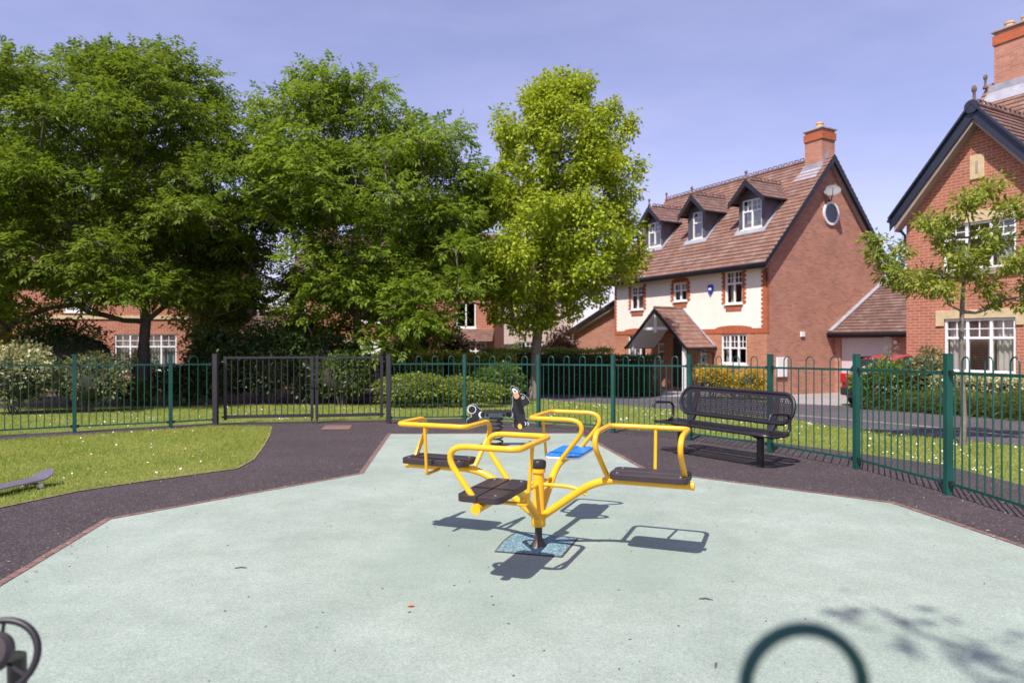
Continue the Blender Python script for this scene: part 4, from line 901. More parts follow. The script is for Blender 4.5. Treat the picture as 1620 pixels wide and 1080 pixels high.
# ------------------------------------------------------------------ houses behind the trees
def simple_house(name, label, loc, rz, W, D, zw, zr, bm, rm, wins, rise='x', sills=(), extra=None):
    t = thing(name, label, 'house', loc, rz); Fm = front(0)
    mb = MB(); wall(mb, Fm, 0, W, -.4, zw, [w[:4] for w in wins]); mb.poly([(0, 0, -.4), (0, D, -.4), (0, D, zw), (0, D / 2, zr - .1), (0, 0, zw)]); mb.poly([(W, 0, -.4), (W, D, -.4), (W, D, zw), (W, D / 2, zr - .1), (W, 0, zw)]); wall(mb, front(D), 0, W, -.4, zw); mb.build('wall', bm, t)
    for w in wins:
        window(t, Fm, *w[:4], w[4], w[5], (2, 2), (.05, .06, .07), curtain=[(w[0] + .06, w[1] - .06, w[2] + .08, w[3] - .08)] if len(w) > 6 else None, cmat=M_blind)
    mb = MB(); roof_plane(mb, (-.25, -.3, zw), (W + .25, -.3, zw), (-.25, D / 2, zr), (W + .25, D / 2, zr), 22); roof_plane(mb, (-.25, D + .3, zw), (W + .25, D + .3, zw), (-.25, D / 2, zr), (W + .25, D / 2, zr), 22)
    rf = mb.build('roof', rm, t, recalc=False); ridge_tiles(rf, (-.2, D / 2, zr), (W + .2, D / 2, zr), rm)
    mb = MB(); mb.tube([(-.25, -.36, zw - .04), (W + .25, -.36, zw - .04)], .055, 8); mb.box(-.2, W + .2, -.3, -.27, zw - .17, zw - .01); mb.build('gutter', M_fascia, t, smooth=True)
    for s in sills: mb = MB(); mb.mbox(Fm, *s, .002, .05); mb.build('string_course', M_stone, t)
    for x in (-.24, W + .24):
        for y0 in (-.34, D + .34): mb = MB(); mb.prism([(y0, zw - .2), (y0, zw - .02), (D / 2, zr - .02), (D / 2, zr - .25)], lambda a, b, c: (x + c, a, b), -.02, .02); mb.build('bargeboard', M_fascia, t)
    return t
y = 25.0; x0 = at(20, y); g = gz(0, y)
hl = simple_house('house', 'red brick house half hidden behind the leftmost tree, with a wide white window', (x0, y, g), R(3), 6.6, 7, 4.55, 7.9, M_brickB, M_tileB,
    [(3.72, 6.02, .75, 2.15, 4, .34, 1), (1.9, 2.9, 3.0, 4.1, 2, .36, 1), (.2, 1.1, .9, 2.0, 2, .36)], sills=[(0, 6.6, 2.72, 2.86)])
hl2 = simple_house('house', 'red brick gable seen through leaves at the far left edge', (x0 - 7.2, y + .8, g), R(-4), 6.4, 7, 4.5, 7.6, M_brickB, M_tileB, [(4.3, 5.4, 3.0, 4.0, 2, .36), (4.2, 5.5, .9, 2.1, 3, .36)])
y = 27.0; x0 = at(338, y); g = gz(0, y)
t = thing('garage', 'low brown tiled garage with pale door behind the evergreen shrubs', 'garage', (x0, y, g), R(4))
mb = MB(); wall(mb, front(0), 0, 3.2, -.4, 2.15, [(.45, 2.6, 0, 1.95)]); mb.poly([(3.2, 0, -.4), (3.2, 5, -.4), (3.2, 5, 2.15), (3.2, 0, 2.15)]); mb.build('wall', M_brickB, t)
mb = MB(); mb.mbox(front(0), .46, 2.59, .02, 1.94, -.08, -.05); mb.build('garage_door', M_gdoor, t)
mb = MB(); roof_plane(mb, (-.2, -.3, 2.2), (3.4, -.3, 2.2), (-.2, 2.4, 3.45), (3.4, 2.4, 3.45), 14); rf = mb.build('roof', M_tileB, t, recalc=False)
mb = MB(); mb.beam((1.3, 1.75, 3.24), (2.2, 1.75, 3.24), .9, .06); mb.build('roof_light', M_frame, rf)
y = 29.0; x0 = at(457, y); g = gz(0, y)
hm = simple_house('house', 'red brick house with brown roof and chimney behind the middle tree', (x0, y, g), R(-3), 9.0, 6.5, 4.45, 7.0, M_brickB, M_tileB,
    [(7.35, 8.2, 2.55, 3.65, 2, .0), (.3, .75, 2.6, 3.7, 1, .36), (2.9, 3.9, .6, 1.9, 2, .36), (3.2, 4.2, 2.8, 3.8, 2, .36)])
chimney(hm, .15, .95, 2.9, 3.7, 6.0, 8.5, (M_brickB, M_quoin), 2)
mb = MB(); m_ = front(0); roof_plane(mb, (7.1, -1.15, 1.95), (9.0, -1.15, 1.95), (7.5, -.01, 2.5), (9.0, -.01, 2.5), 7); bay = mb.build('bay_roof', M_tileA, hm, recalc=False)
mb = MB(); mb.box(7.35, 8.8, -1.0, -.01, -.4, .85); mb.build('bay_wall', M_brickB, bay)
window(bay, front(-1.0), 7.4, 8.75, .9, 1.93, 3, .36, (2, 2))
mb = MB(); mb.box(2.7, 4.3, -.9, -.8, 0.0, 1.85); mb.box(2.6, 4.4, -.95, -.01, 1.85, 2.0); mb.build('porch', M_frame, hm)
mb = MB(); mb.mbox(m_, 5.0, 5.35, 1.1, 1.6, .002, .1); mb.build('meter_box', M_white, hm)
y = 37.0; x0 = at(790, y); g = gz(0, y)
simple_house('house', 'pinkish rendered house seen behind the yellow green tree', (x0, y, g), R(-4), 4.0, 6, 4.9, 7.8, M_pinkr, M_tileB, [(1.2, 2.2, 3.0, 4.1, 2, .36, 1), (1.0, 2.4, .9, 2.1, 3, .36)])

# ------------------------------------------------------------------ cars and bin
def car(label, loc, rz, paint, nm='parked_car'):
    """hatchback, nose towards +Y of its own frame"""
    t = thing(nm, label, 'car', loc, rz)
    def loft(rings, name, mat, sub=2, par=t):
        mb = MB(); n = len(rings[0]); P = [p for r in rings for p in r]
        fs = [(i * n + k, i * n + (k + 1) % n, (i + 1) * n + (k + 1) % n, (i + 1) * n + k) for i in range(len(rings) - 1) for k in range(n)] + [tuple(range(n - 1, -1, -1)), tuple(range((len(rings) - 1) * n, len(rings) * n))]
        mb.add(P, fs); return mb.build(name, mat, par, smooth='all', subsurf=sub)
    def ring(y, w, zb, zs, zt, wt):  # bottom, shoulder, top
        return [(-w * .86, y, zb), (-w, y, zb + .14), (-w, y, zs), (-wt, y, zt), (0, y, zt + .02), (wt, y, zt), (w, y, zs), (w, y, zb + .14), (w * .86, y, zb), (0, y, zb - .01)]
    body = loft([ring(-1.86, .66, .30, .62, .72, .55), ring(-1.80, .74, .22, .68, .86, .62), ring(-1.5, .80, .18, .78, .92, .68), ring(-.6, .82, .17, .80, .92, .70), ring(.5, .82, .17, .78, .88, .70), ring(1.3, .80, .18, .70, .80, .64), ring(1.75, .72, .22, .58, .66, .56), ring(1.86, .60, .30, .48, .54, .46)], 'body', paint)
    loft([[(-.66, -1.70, .86), (.66, -1.70, .86), (.62, -1.62, .95), (-.62, -1.62, .95)], [(-.56, -1.42, 1.28), (.56, -1.42, 1.28), (.55, -1.36, 1.34), (-.55, -1.36, 1.34)], [(-.57, -.5, 1.36), (.57, -.5, 1.36), (.55, -.5, 1.41), (-.55, -.5, 1.41)], [(-.54, .2, 1.33), (.54, .2, 1.33), (.52, .2, 1.37), (-.52, .2, 1.37)], [(-.64, .95, .86), (.64, .95, .86), (.62, .98, .88), (-.62, .98, .88)]], 'roof', paint, 1)
    mb = MB(); mb.add([(-.58, -1.665, .93), (.58, -1.665, .93), (.50, -1.455, 1.245), (-.50, -1.455, 1.245)], [(0, 1, 2, 3)]); o = mb.build('rear_window', M_cglass, t); o.modifiers.new('t', 'SOLIDIFY').thickness = .03
    for s in (-1, 1):
        mb = MB(); mb.add([(s * .70, -1.35, .92), (s * .70, .75, .90), (s * .575, .15, 1.32), (s * .585, -1.2, 1.31)], [(0, 1, 2, 3)]); o = mb.build('side_window', M_cglass, t); o.modifiers.new('t', 'SOLIDIFY').thickness = .04
        mb = MB(); mb.box(s * .62 - .11, s * .62 + .11, -1.86, -1.72, .62, .88); mb.build('tail_lamp', M_lamp, t, bevel=.03)
        mb = MB(); mb.box(s * .90 - .08, s * .90 + .08, .55, .68, .88, 1.0); mb.build('mirror', paint, t, bevel=.03)
        for yy in (-1.15, 1.15):
            mb = MB(); mb.tube([(s * .66, yy, .29), (s * .83, yy, .29)], .29, 24); wh = mb.build('wheel', M_tyre, t, smooth=True)
            mb = MB(); mb.tube([(s * .832, yy, .29), (s * .84, yy, .29)], .19, 20); mb.build('rim', M_bolt, wh, smooth=True)
    mb = MB(); mb.box(-.68, .68, -1.92, -1.80, .30, .52); mb.build('bumper', M_tyre, t, bevel=.03)
    mb = MB(); mb.add([(-.58, .90, .90), (.58, .90, .90), (.50, .26, 1.32), (-.50, .26, 1.32)], [(0, 1, 2, 3)]); o = mb.build('windscreen', M_cglass, t); o.modifiers.new('t', 'SOLIDIFY').thickness = .03
    return t
d_ = Vector((.883, .47)); w_ = Vector((.47, -.883)); c0 = Vector(G(1322, 641)); cc = c0 + w_ * .82 + d_ * 1.9
car('red hatchback parked in front of the garage door behind the flowering shrub', (cc.x, cc.y, gz(cc.x, cc.y)), math.atan2(.47, .883) - math.pi / 2, M_red)
y = 23.2; car('silver car glimpsed over the hedge beside the narrower gate leaf', (at(585, y), y, gz(0, y) + .05), R(70), M_silver)
y = 22.5; x = at(420, y); t = thing('wheelie_bin', 'blue wheelie bin half hidden among evergreen shrubs behind the gate', 'bin', (x, y, gz(x, y)))
mb = MB(); mb.add([(-.2, -.22, .08), (.2, -.22, .08), (.2, .2, .08), (-.2, .2, .08), (-.26, -.3, .95), (.26, -.3, .95), (.26, .28, .95), (-.26, .28, .95)], [(0, 1, 2, 3), (4, 5, 6, 7), (0, 1, 5, 4), (1, 2, 6, 5), (2, 3, 7, 6), (3, 0, 4, 7)]); mb.build('body', M_bin, t, bevel=.02)
mb = MB(); mb.add([(-.28, -.33, .952), (.28, -.33, .952), (.28, .3, .952), (-.28, .3, .952), (-.26, -.3, 1.0), (.26, -.3, 1.0), (.26, .28, 1.05), (-.26, .28, 1.05)], [(0, 1, 2, 3), (4, 5, 6, 7), (0, 1, 5, 4), (1, 2, 6, 5), (2, 3, 7, 6), (3, 0, 4, 7)]); mb.build('lid', M_bin, t, bevel=.015)
for s in (-1, 1): mb = MB(); mb.tube([(s * .2, .22, .1), (s * .25, .22, .1)], .1, 16); mb.build('wheel', M_tyre, t, smooth=True)

# ------------------------------------------------------------------ vegetation
def leaf_mesh(name, P, D, U, L, W, mat, parent=None, droop=0.15, extra=None, corem=None):
    """one small bent face per leaf: base P, direction D, side U"""
    P, D, U = (np.asarray(a, float) for a in (P, D, U)); n = len(P)
    D = D / np.linalg.norm(D, axis=1, keepdims=True); U = U - D * (U * D).sum(1, keepdims=True); U = U / (np.linalg.norm(U, axis=1, keepdims=True) + 1e-9)
    L = np.broadcast_to(np.asarray(L, float), (n,))[:, None]; W = np.broadcast_to(np.asarray(W, float), (n,))[:, None]
    tip = P + D * L; tip[:, 2] -= (L[:, 0] * droop)
    V = np.stack([P, P + D * L * .45 + U * W / 2, tip, P + D * L * .45 - U * W / 2], 1).reshape(-1, 3)
    me = bpy.data.meshes.new(name); nv = n * 4; ev = 0
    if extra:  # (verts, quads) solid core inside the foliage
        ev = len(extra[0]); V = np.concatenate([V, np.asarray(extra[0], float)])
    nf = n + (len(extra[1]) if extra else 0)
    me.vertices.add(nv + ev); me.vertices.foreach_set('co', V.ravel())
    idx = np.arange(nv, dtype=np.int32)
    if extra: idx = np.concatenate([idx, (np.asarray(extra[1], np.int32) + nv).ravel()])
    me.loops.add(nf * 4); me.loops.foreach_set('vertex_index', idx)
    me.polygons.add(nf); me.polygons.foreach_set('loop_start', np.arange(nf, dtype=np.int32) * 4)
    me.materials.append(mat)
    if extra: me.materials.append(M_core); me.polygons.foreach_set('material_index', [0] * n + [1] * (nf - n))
    me.update(calc_edges=True); me.validate()
    o = bpy.data.objects.new(name, me); COL.objects.link(o)
    if parent: o.parent = parent
    return o
def rand_dirs(n):
    d = rng.normal(size=(n, 3)); return d / np.linalg.norm(d, axis=1, keepdims=True)
def pinnate(S, A, rl, pairs, L):
    """feathery compound leaves: stalk start S, stalk axis A; returns leaflet P, D, U"""
    n = len(S); A = A / np.linalg.norm(A, axis=1, keepdims=True)
    side_ = np.cross(A, rand_dirs(n) * .6 + np.array([0, 0, 1.0])); side_ /= np.linalg.norm(side_, axis=1, keepdims=True)
    Ps, Ds, Us = [], [], []
    nrm = np.cross(side_, A)
    for k in range(pairs):
        t = (k + .7) / pairs * rl; base = S + A * t; base[:, 2] -= t * t * .5
        for sg in (-1, 1):
            Ps.append(base); Ds.append(A * .6 + side_ * sg * .85 + rng.normal(size=(n, 3)) * .16 + np.array([0, 0, -.18])); Us.append(np.cross(nrm + rng.normal(size=(n, 3)) * .3, Ds[-1]))
    e = S + A * rl; e[:, 2] -= rl * rl * .5; Ps.append(e); Ds.append(A + np.array([0, 0, -.35])); Us.append(side_)
    return np.concatenate(Ps), np.concatenate(Ds), np.concatenate(Us)
def skeleton(base, spine, targets, r0, twig=.012, power=2.3, droop=.10):
    """branches grown from a spine to every target; returns MB with tapered limbs"""
    nodes = [np.array(base, float)]; par = [-1]
    for p in spine: nodes.append(np.array(p, float)); par.append(len(nodes) - 2)
    T = sorted(targets, key=lambda t: math.hypot(t[0] - base[0], t[1] - base[1]) * 1.0 + (t[2] - base[2]) * .6)
    for tg in T:
        tg = np.array(tg, float); A = np.array(nodes[1:]); v = tg - A; d = np.linalg.norm(v, axis=1)
        pen = d * (1 + .9 * np.clip((A[:, 2] - tg[2] + .35 * d) / (d + .01), 0, 2)) + .12 * np.linalg.norm(A[:, :2] - np.array(base[:2]), axis=1) * 0
        i = int(np.argmin(pen)) + 1; a = nodes[i]; L = float(np.linalg.norm(tg - a)); k = max(2, int(L / .55))
        pj = i; j1 = rng.normal(size=3) * L * .07
        for q in range(1, k + 1):
            t = q / k; p = a * (1 - t) + tg * t + j1 * math.sin(math.pi * t) + np.array([0, 0, -droop * L * math.sin(math.pi * t) * (1 if tg[2] - a[2] > 0 else -1)])
            nodes.append(p); par.append(pj); pj = len(nodes) - 1
    n = len(nodes); acc = np.full(n, twig ** power); ch = [0] * n
    for i in range(n - 1, 0, -1):
        if ch[i] == 0: acc[i] = twig ** power
        acc[par[i]] = (acc[par[i]] if ch[par[i]] else 0) + acc[i]; ch[par[i]] += 1
    r = acc ** (1 / power); s = r0 / r[1]; r = np.maximum(r * (s if s < 1.6 else 1.6), twig * .55); r[0] = r0 * 1.25; r[1] = max(r[1], r0)
    mb = MB()
    for i in range(1, n):
        p, q = Vector(nodes[par[i]]), Vector(nodes[i])
        if (q - p).length < 1e-4: continue
        ra = r[par[i]] if par[i] and r[par[i]] < r[i] * 1.7 else (r[i] * 1.12 if par[i] else r[0])
        mb.tube([p, q], [float(ra), float(r[i])], 7 if r[i] > .02 else 5, cap=False)
    return mb, nodes
def envelope(rows, yd):
    """silhouette rows (v, u left, u right) measured at distance yd -> (z, x left, x right)"""
    return sorted((zat(v, yd), at(a, yd), at(b, yd)) for v, a, b in rows)
def sample_env(env, n, inset=.5, depth=.85, edge=.5, zb=1.0, mind=0.0):
    zs = np.array([e[0] for e in env]); xl = np.array([e[1] for e in env]); xr = np.array([e[2] for e in env]); out = []; tries = 0
    wmax = (xr - xl).max()
    while len(out) < n and tries < 60000:
        tries += 1
        z = rng.uniform(zs[0], zs[-1]); l = np.interp(z, zs, xl) ; r_ = np.interp(z, zs, xr); hw = max(.05, (r_ - l) / 2 - inset * .45); cx = (l + r_) / 2
        if rng.random() > (hw / wmax * 2) ** zb: continue
        an = rng.uniform(0, 2 * math.pi); rr = rng.random() ** edge
        p = np.array([cx + hw * rr * math.cos(an), depth * hw * rr * math.sin(an), z - inset * .35])
        if mind and out and min(np.linalg.norm(p - q) for q in out) < mind * rng.uniform(.6, 1.0): continue
        out.append(p)
    return out
def ash_tree(name, label, cat, u0, yd, rows, spine, r0, nclump, nspray, mat, bark, R0=.8, group=None, leaf=(.125, .042), rl=.30, pairs=3, mind=.55, depth=.8, clumpz=.55, extra=(), clear=()):
    x0 = at(u0, yd); z0 = gz(x0, yd)
    t = thing(name, label, cat, (x0, yd, z0), 0, group)
    env = [(z - z0, a - x0, b - x0) for z, a, b in envelope(rows, yd)]
    C = sample_env(env, nclump, R0, depth, .45, 1.0, mind) + [np.array(e, float) for e in extra]
    C = [c for c in C if not any(a < (810 + (x0 + c[0]) / (yd + c[1]) * F) < b and (540 - (c[2] + z0 - H) / (yd + c[1]) * F) > v for a, b, v in clear)]
    mb, nodes = skeleton((0, 0, -.1), spine, C, r0)
    S, A = [], []
    for c in C:
        R_ = R0 * rng.uniform(.65, 1.25); m = int(nspray * (R_ / R0) ** 2 * rng.uniform(.75, 1.2))
        d = rand_dirs(m); d[:, 2] = np.where(d[:, 2] < -.35, -d[:, 2] * .5, d[:, 2]); rr = rng.random(m)[:, None] ** .55
        S.append(c + d * rr * np.array([R_, R_, R_ * clumpz])); out = d + np.array([0, 0, -.05]) + .35 * np.array([c[0], c[1], 0]) / (np.linalg.norm(c[:2]) + .3)
        A.append(out + rng.normal(size=(m, 3)) * .45)
        for _ in range(4):
            e = c + rand_dirs(1)[0] * np.array([R_, R_, R_ * .5]) * .8; mb.tube([tuple(c), tuple((c + e) / 2 + rng.normal(size=3) * .05), tuple(e)], [.012, .009, .005], 4, cap=False)
    S = np.concatenate(S); A = np.concatenate(A)
    tr = mb.build('trunk', bark, t, smooth='all', recalc=False)
    P, D, U = pinnate(S, A, rl, pairs, leaf[0]); n = len(P)
    leaf_mesh('crown', P, D, U, leaf[0] * rng.uniform(.7, 1.25, n), leaf[1] * rng.uniform(.8, 1.25, n), mat, t, .22)
    return t
def broad_tree(name, label, cat, u0, yd, rows, spine, r0, nclump, nleaf, mat, bark, R0=.6, leaf=(.13, .115), mind=.5, depth=.85, clumpz=.7, C=None, droop=.3, twig=.012, up=.0, lead=()):
    x0 = at(u0, yd); z0 = gz(x0, yd)
    t = thing(name, label, cat, (x0, yd, z0))
    if C is None: C = sample_env([(z - z0, a - x0, b - x0) for z, a, b in envelope(rows, yd)], nclump, R0, depth, .45, 1.0, mind)
    C = list(C) + [np.array((at(a, yd) - x0, b, zat(v, yd) - z0)) for a, v, b in lead]
    mb, nodes = skeleton((0, 0, -.1), spine, C, r0, twig)
    P, D = [], []
    for c in C:
        R_ = R0 * rng.uniform(.5, 1.35); m = int(nleaf * (R_ / R0) ** 2)
        ax = np.array([c[0], c[1], 0]) / (np.linalg.norm(c[:2]) + .2) * .8 + np.array([0, 0, .5 + up]); ax = ax / np.linalg.norm(ax)
        d = rand_dirs(m); rr = rng.random(m)[:, None] ** .6
        q = d * rr * np.array([R_ * .8, R_ * .8, R_ * clumpz]) + ax * rng.uniform(-.6, .9, m)[:, None] * R_ * .7
        P.append(c + q); D.append(d * .8 + ax * .2 + rng.normal(size=(m, 3)) * .4 + np.array([0, 0, -droop]))
        for _ in range(4):
            e = c + ax * R_ * rng.uniform(.3, 1.0) + rand_dirs(1)[0] * R_ * .5; mb.tube([tuple(c), tuple((c + e) / 2 + rng.normal(size=3) * .03), tuple(e)], [twig * .9, twig * .6, twig * .35], 4, cap=False)
    P = np.concatenate(P); D = np.concatenate(D); n = len(P)
    mb.build('trunk', bark, t, smooth='all', recalc=False)
    U = np.cross(D, rand_dirs(n) * .7 + np.array([0, 0, 1.0]))
    leaf_mesh('crown', P, D, U, leaf[0] * rng.uniform(.65, 1.2, n), leaf[1] * rng.uniform(.7, 1.2, n), mat, t, .2)
    return t

L_litter = leafmat('litter', (0.10, 0.06, 0.035), (0.24, 0.17, 0.09), (0.50, 0.44, 0.36), 0.1)
M_core = plain('inner_shade', (0.030, 0.032, 0.014), 0.95, 0.5, 14)  # dark core colour stands in for the shade inside shrubs and hedges
# the three big trees beyond the railing
yd = 18.6
ash_tree('ash_tree', 'broad dark green ash tree, leftmost of the three big trees beyond the railing', 'tree', 226, yd,
    [(60, 210, 258), (72, 185, 285), (90, 130, 315), (112, 45, 345), (135, -10, 368), (160, -50, 400), (185, -80, 428), (250, -110, 440), (320, -130, 445), (390, -125, 448), (450, -110, 435), (500, -90, 370), (530, -60, 320), (548, -40, 60)],
    [(.0, 0, .9), (.02, .02, 1.75), (.08, .0, 2.3), (-.05, .1, 3.2), (-.15, 0, 4.5), (-.2, .1, 6.0), (-.1, 0, 7.4), (-.05, 0, 8.6)], .20, 255, 108, L_ash, M_bark, .80, clumpz=.72, leaf=(.145, .058), clear=((60, 195, 480), (195, 300, 492), (300, 380, 520)), extra=[(-1.28, 0, 9.55), (-1.2, 0.1, 9.1)])
ash_tree('ash_tree', 'fresh green ash tree behind the gate, middle of the three big trees', 'tree', 566, 19.6,
    [(116, 500, 608), (132, 450, 636), (150, 428, 655), (172, 402, 680), (192, 392, 708), (230, 375, 745), (290, 362, 768), (340, 356, 782), (400, 352, 795), (450, 385, 800), (500, 425, 790), (535, 460, 700), (548, 530, 640)],
    [(0, 0, .8), (-.02, .0, 1.5), (-.05, .05, 2.5), (.05, .1, 3.8), (.0, .1, 5.2), (.1, 0, 6.6), (.05, 0, 7.8)], .19, 180, 98, L_ash2, M_barkL, .78, clumpz=.72, leaf=(.155, .064), rl=.32, clear=((400, 470, 440), (515, 605, 525), (715, 790, 505)), extra=[(2.7, 0, 6.9), (2.95, .3, 6.6), (3.4, 0.2, 6.5), (3.5, .2, 5.9), (3.2, .2, 6.2)])
broad_tree('maple_tree', 'yellow green maple tree with upswept crown just left of the cream house', 'tree', 845, 20.8,
    [(118, 850, 872), (126, 840, 934), (144, 822, 950), (168, 803, 966), (200, 786, 978), (235, 774, 992), (260, 765, 1006), (300, 744, 1014), (340, 724, 1020), (380, 706, 1026), (420, 700, 1016), (450, 712, 990), (480, 745, 940), (508, 775, 895)],
    [(.05, 0, .7), (.05, .0, 1.3), (.12, .0, 2.2), (.18, 0, 3.2), (.15, 0, 4.6), (.2, 0, 6.2), (.25, 0, 7.8), (.28, 0, 9.0)], .17, 330, 235, L_maple, M_barkL, .47, leaf=(.120, .095), mind=.36, up=.6, lead=((861, 122, 0), (858, 136, .2), (866, 152, -.1), (932, 128, .1), (926, 144, .3), (900, 142, 0), (965, 179, 0), (972, 164, .1), (835, 164, 0), (845, 146, .2), (985, 214, -.1), (992, 196, 0), (1005, 276, 0), (1012, 262, .1), (800, 192, .1), (792, 210, 0), (885, 126, -.1)))
# slender young tree on the verge
yd = 9.85; K = yd / F; sx = lambda u, v, dy=0.0: ((u - 1522) * K, dy, (540 - v) * K + H - gz(0, yd))
SAP = [sx(*p) for p in ((1400, 378, .2), (1385, 400, .0), (1420, 412, .3), (1405, 430, -.2), (1450, 360, -.3), (1470, 352, .1), (1445, 395, .2), (1480, 372, -.1), (1440, 440, .3), (1460, 452, .0), (1485, 463, -.2), (1500, 350, .2), (1520, 330, -.1), (1548, 318, .1), (1560, 300, 0), (1530, 345, .3),
    (1580, 335, -.2), (1600, 318, .2), (1615, 345, -.1), (1570, 360, .3), (1540, 375, -.3), (1515, 385, .2), (1555, 395, 0), (1590, 380, .2), (1615, 395, -.2), (1625, 420, .1), (1580, 420, -.3), (1545, 425, .3), (1510, 420, -.2), (1500, 440, .3), (1560, 455, 0), (1595, 470, .2), (1615, 480, -.1), (1575, 485, .1), (1635, 360, 0), (1640, 450, .2), (1535, 440, -.1), (1655, 400, 0))]
broad_tree('sapling', 'slender young tree with tiered bronze green leaves on the daisy verge', 'tree', 1522, yd, None, [(.03, 0, .45), (.0, 0, 1.1), (-.01, 0, 1.6), (.0, .0, 2.0), (.03, 0, 2.5), (.12, 0, 3.1)], .042, 0, 210, L_sap, M_barkS, .25, leaf=(.095, .042), clumpz=.40, C=SAP, twig=.0055, droop=.15)
# trees behind the garage
for u, yd, rows, lab in ((1416, 33, [(372, 1405, 1430), (395, 1385, 1450), (430, 1375, 1465), (470, 1375, 1470), (520, 1385, 1460)], 'dark green tree crown showing behind the garage roof between the brick houses'),
                         (395, 36, [(395, 380, 420), (430, 355, 440), (480, 340, 455), (530, 350, 450)], 'distant mid green tree above the low garage behind the gate'),
                         (325, 23.5, [(385, 300, 350), (420, 275, 378), (470, 265, 392), (530, 275, 385), (565, 290, 370)], 'olive green small tree between the two big ash trees')):
    broad_tree('background_tree', lab, 'tree', u, yd, rows, [(0, 0, 1.0), (0, 0, 2.2)], .12, 34, 90, L_mid if u != 325 else L_lime, M_bark, .75, leaf=(.16, .12), mind=.4)

# shrubs, hedges and beds
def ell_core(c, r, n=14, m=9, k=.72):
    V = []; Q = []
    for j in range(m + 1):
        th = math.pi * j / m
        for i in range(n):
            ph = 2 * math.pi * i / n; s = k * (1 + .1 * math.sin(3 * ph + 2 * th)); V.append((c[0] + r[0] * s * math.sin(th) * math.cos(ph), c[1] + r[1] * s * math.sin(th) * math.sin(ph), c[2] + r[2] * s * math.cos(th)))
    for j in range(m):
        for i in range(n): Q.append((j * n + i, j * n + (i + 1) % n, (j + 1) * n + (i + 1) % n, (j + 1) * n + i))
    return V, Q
def foliage_points(c, r, n, lumps=9, low=-.75):
    """points over an uneven crown: several lobes rather than one ball"""
    c = np.array(c, float); r = np.array(r, float); K_ = []
    for _ in range(lumps):
        d = rand_dirs(1)[0]; d[2] = max(low, d[2]); K_.append((c + d * r * rng.uniform(.35, .62), r * rng.uniform(.38, .58)))
    which = rng.integers(0, lumps, n); d = rand_dirs(n); rr = rng.random(n)[:, None] ** .4
    cs = np.array([k[0] for k in K_])[which]; rs = np.array([k[1] for k in K_])[which]
    return cs + d * rs * rr, d
def shrub(label, u, vb, hw, hh, depth, n, leaf, mat, cat='shrub', name='shrub', flowers=None, lumps=9, yd=None, core=.55, group=None, upright=0.0):
    """u centre px, vb base px, half width/height in metres"""
    if yd is None: x, yd = G(u, vb)
    x = at(u, yd); z0 = gz(x, yd); t = thing(name, label, cat, (x, yd, z0), 0, group)
    n = int(n * 1.35); P, d = foliage_points((0, 0, hh), (hw, depth, hh), n, lumps); P[:, 2] = np.where(P[:, 2] < .03, .03 + rng.random(n) * .3 * hh, P[:, 2])
    D = d * .8 + rng.normal(size=(n, 3)) * .5 + np.array([0, 0, .25 + upright]); U = np.cross(D, rand_dirs(n) * .8 + np.array([0, 0, 1.0]))
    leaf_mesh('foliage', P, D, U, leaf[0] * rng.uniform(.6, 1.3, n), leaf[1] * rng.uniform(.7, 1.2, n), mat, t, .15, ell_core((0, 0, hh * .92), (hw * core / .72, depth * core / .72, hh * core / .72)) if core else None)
    mb = MB()
    for k in range(5): a = k * 1.3; mb.tube([(.05 * math.cos(a), .05 * math.sin(a), -.02), (hw * .4 * math.cos(a), depth * .4 * math.sin(a), hh * 1.1)], [.022, .010], 5)
    mb.build('stems', M_bark, t)
    for nf, mf, sz in (flowers or []):
        P, d = foliage_points((0, 0, hh * 1.05), (hw, depth, hh * 1.02), nf, lumps); P[:, 1] -= depth * .12
        D = d + rng.normal(size=(nf, 3)) * .5; leaf_mesh('blossom', P, D, np.cross(D, rand_dirs(nf)), sz, sz * .9, mf, t)
    return t
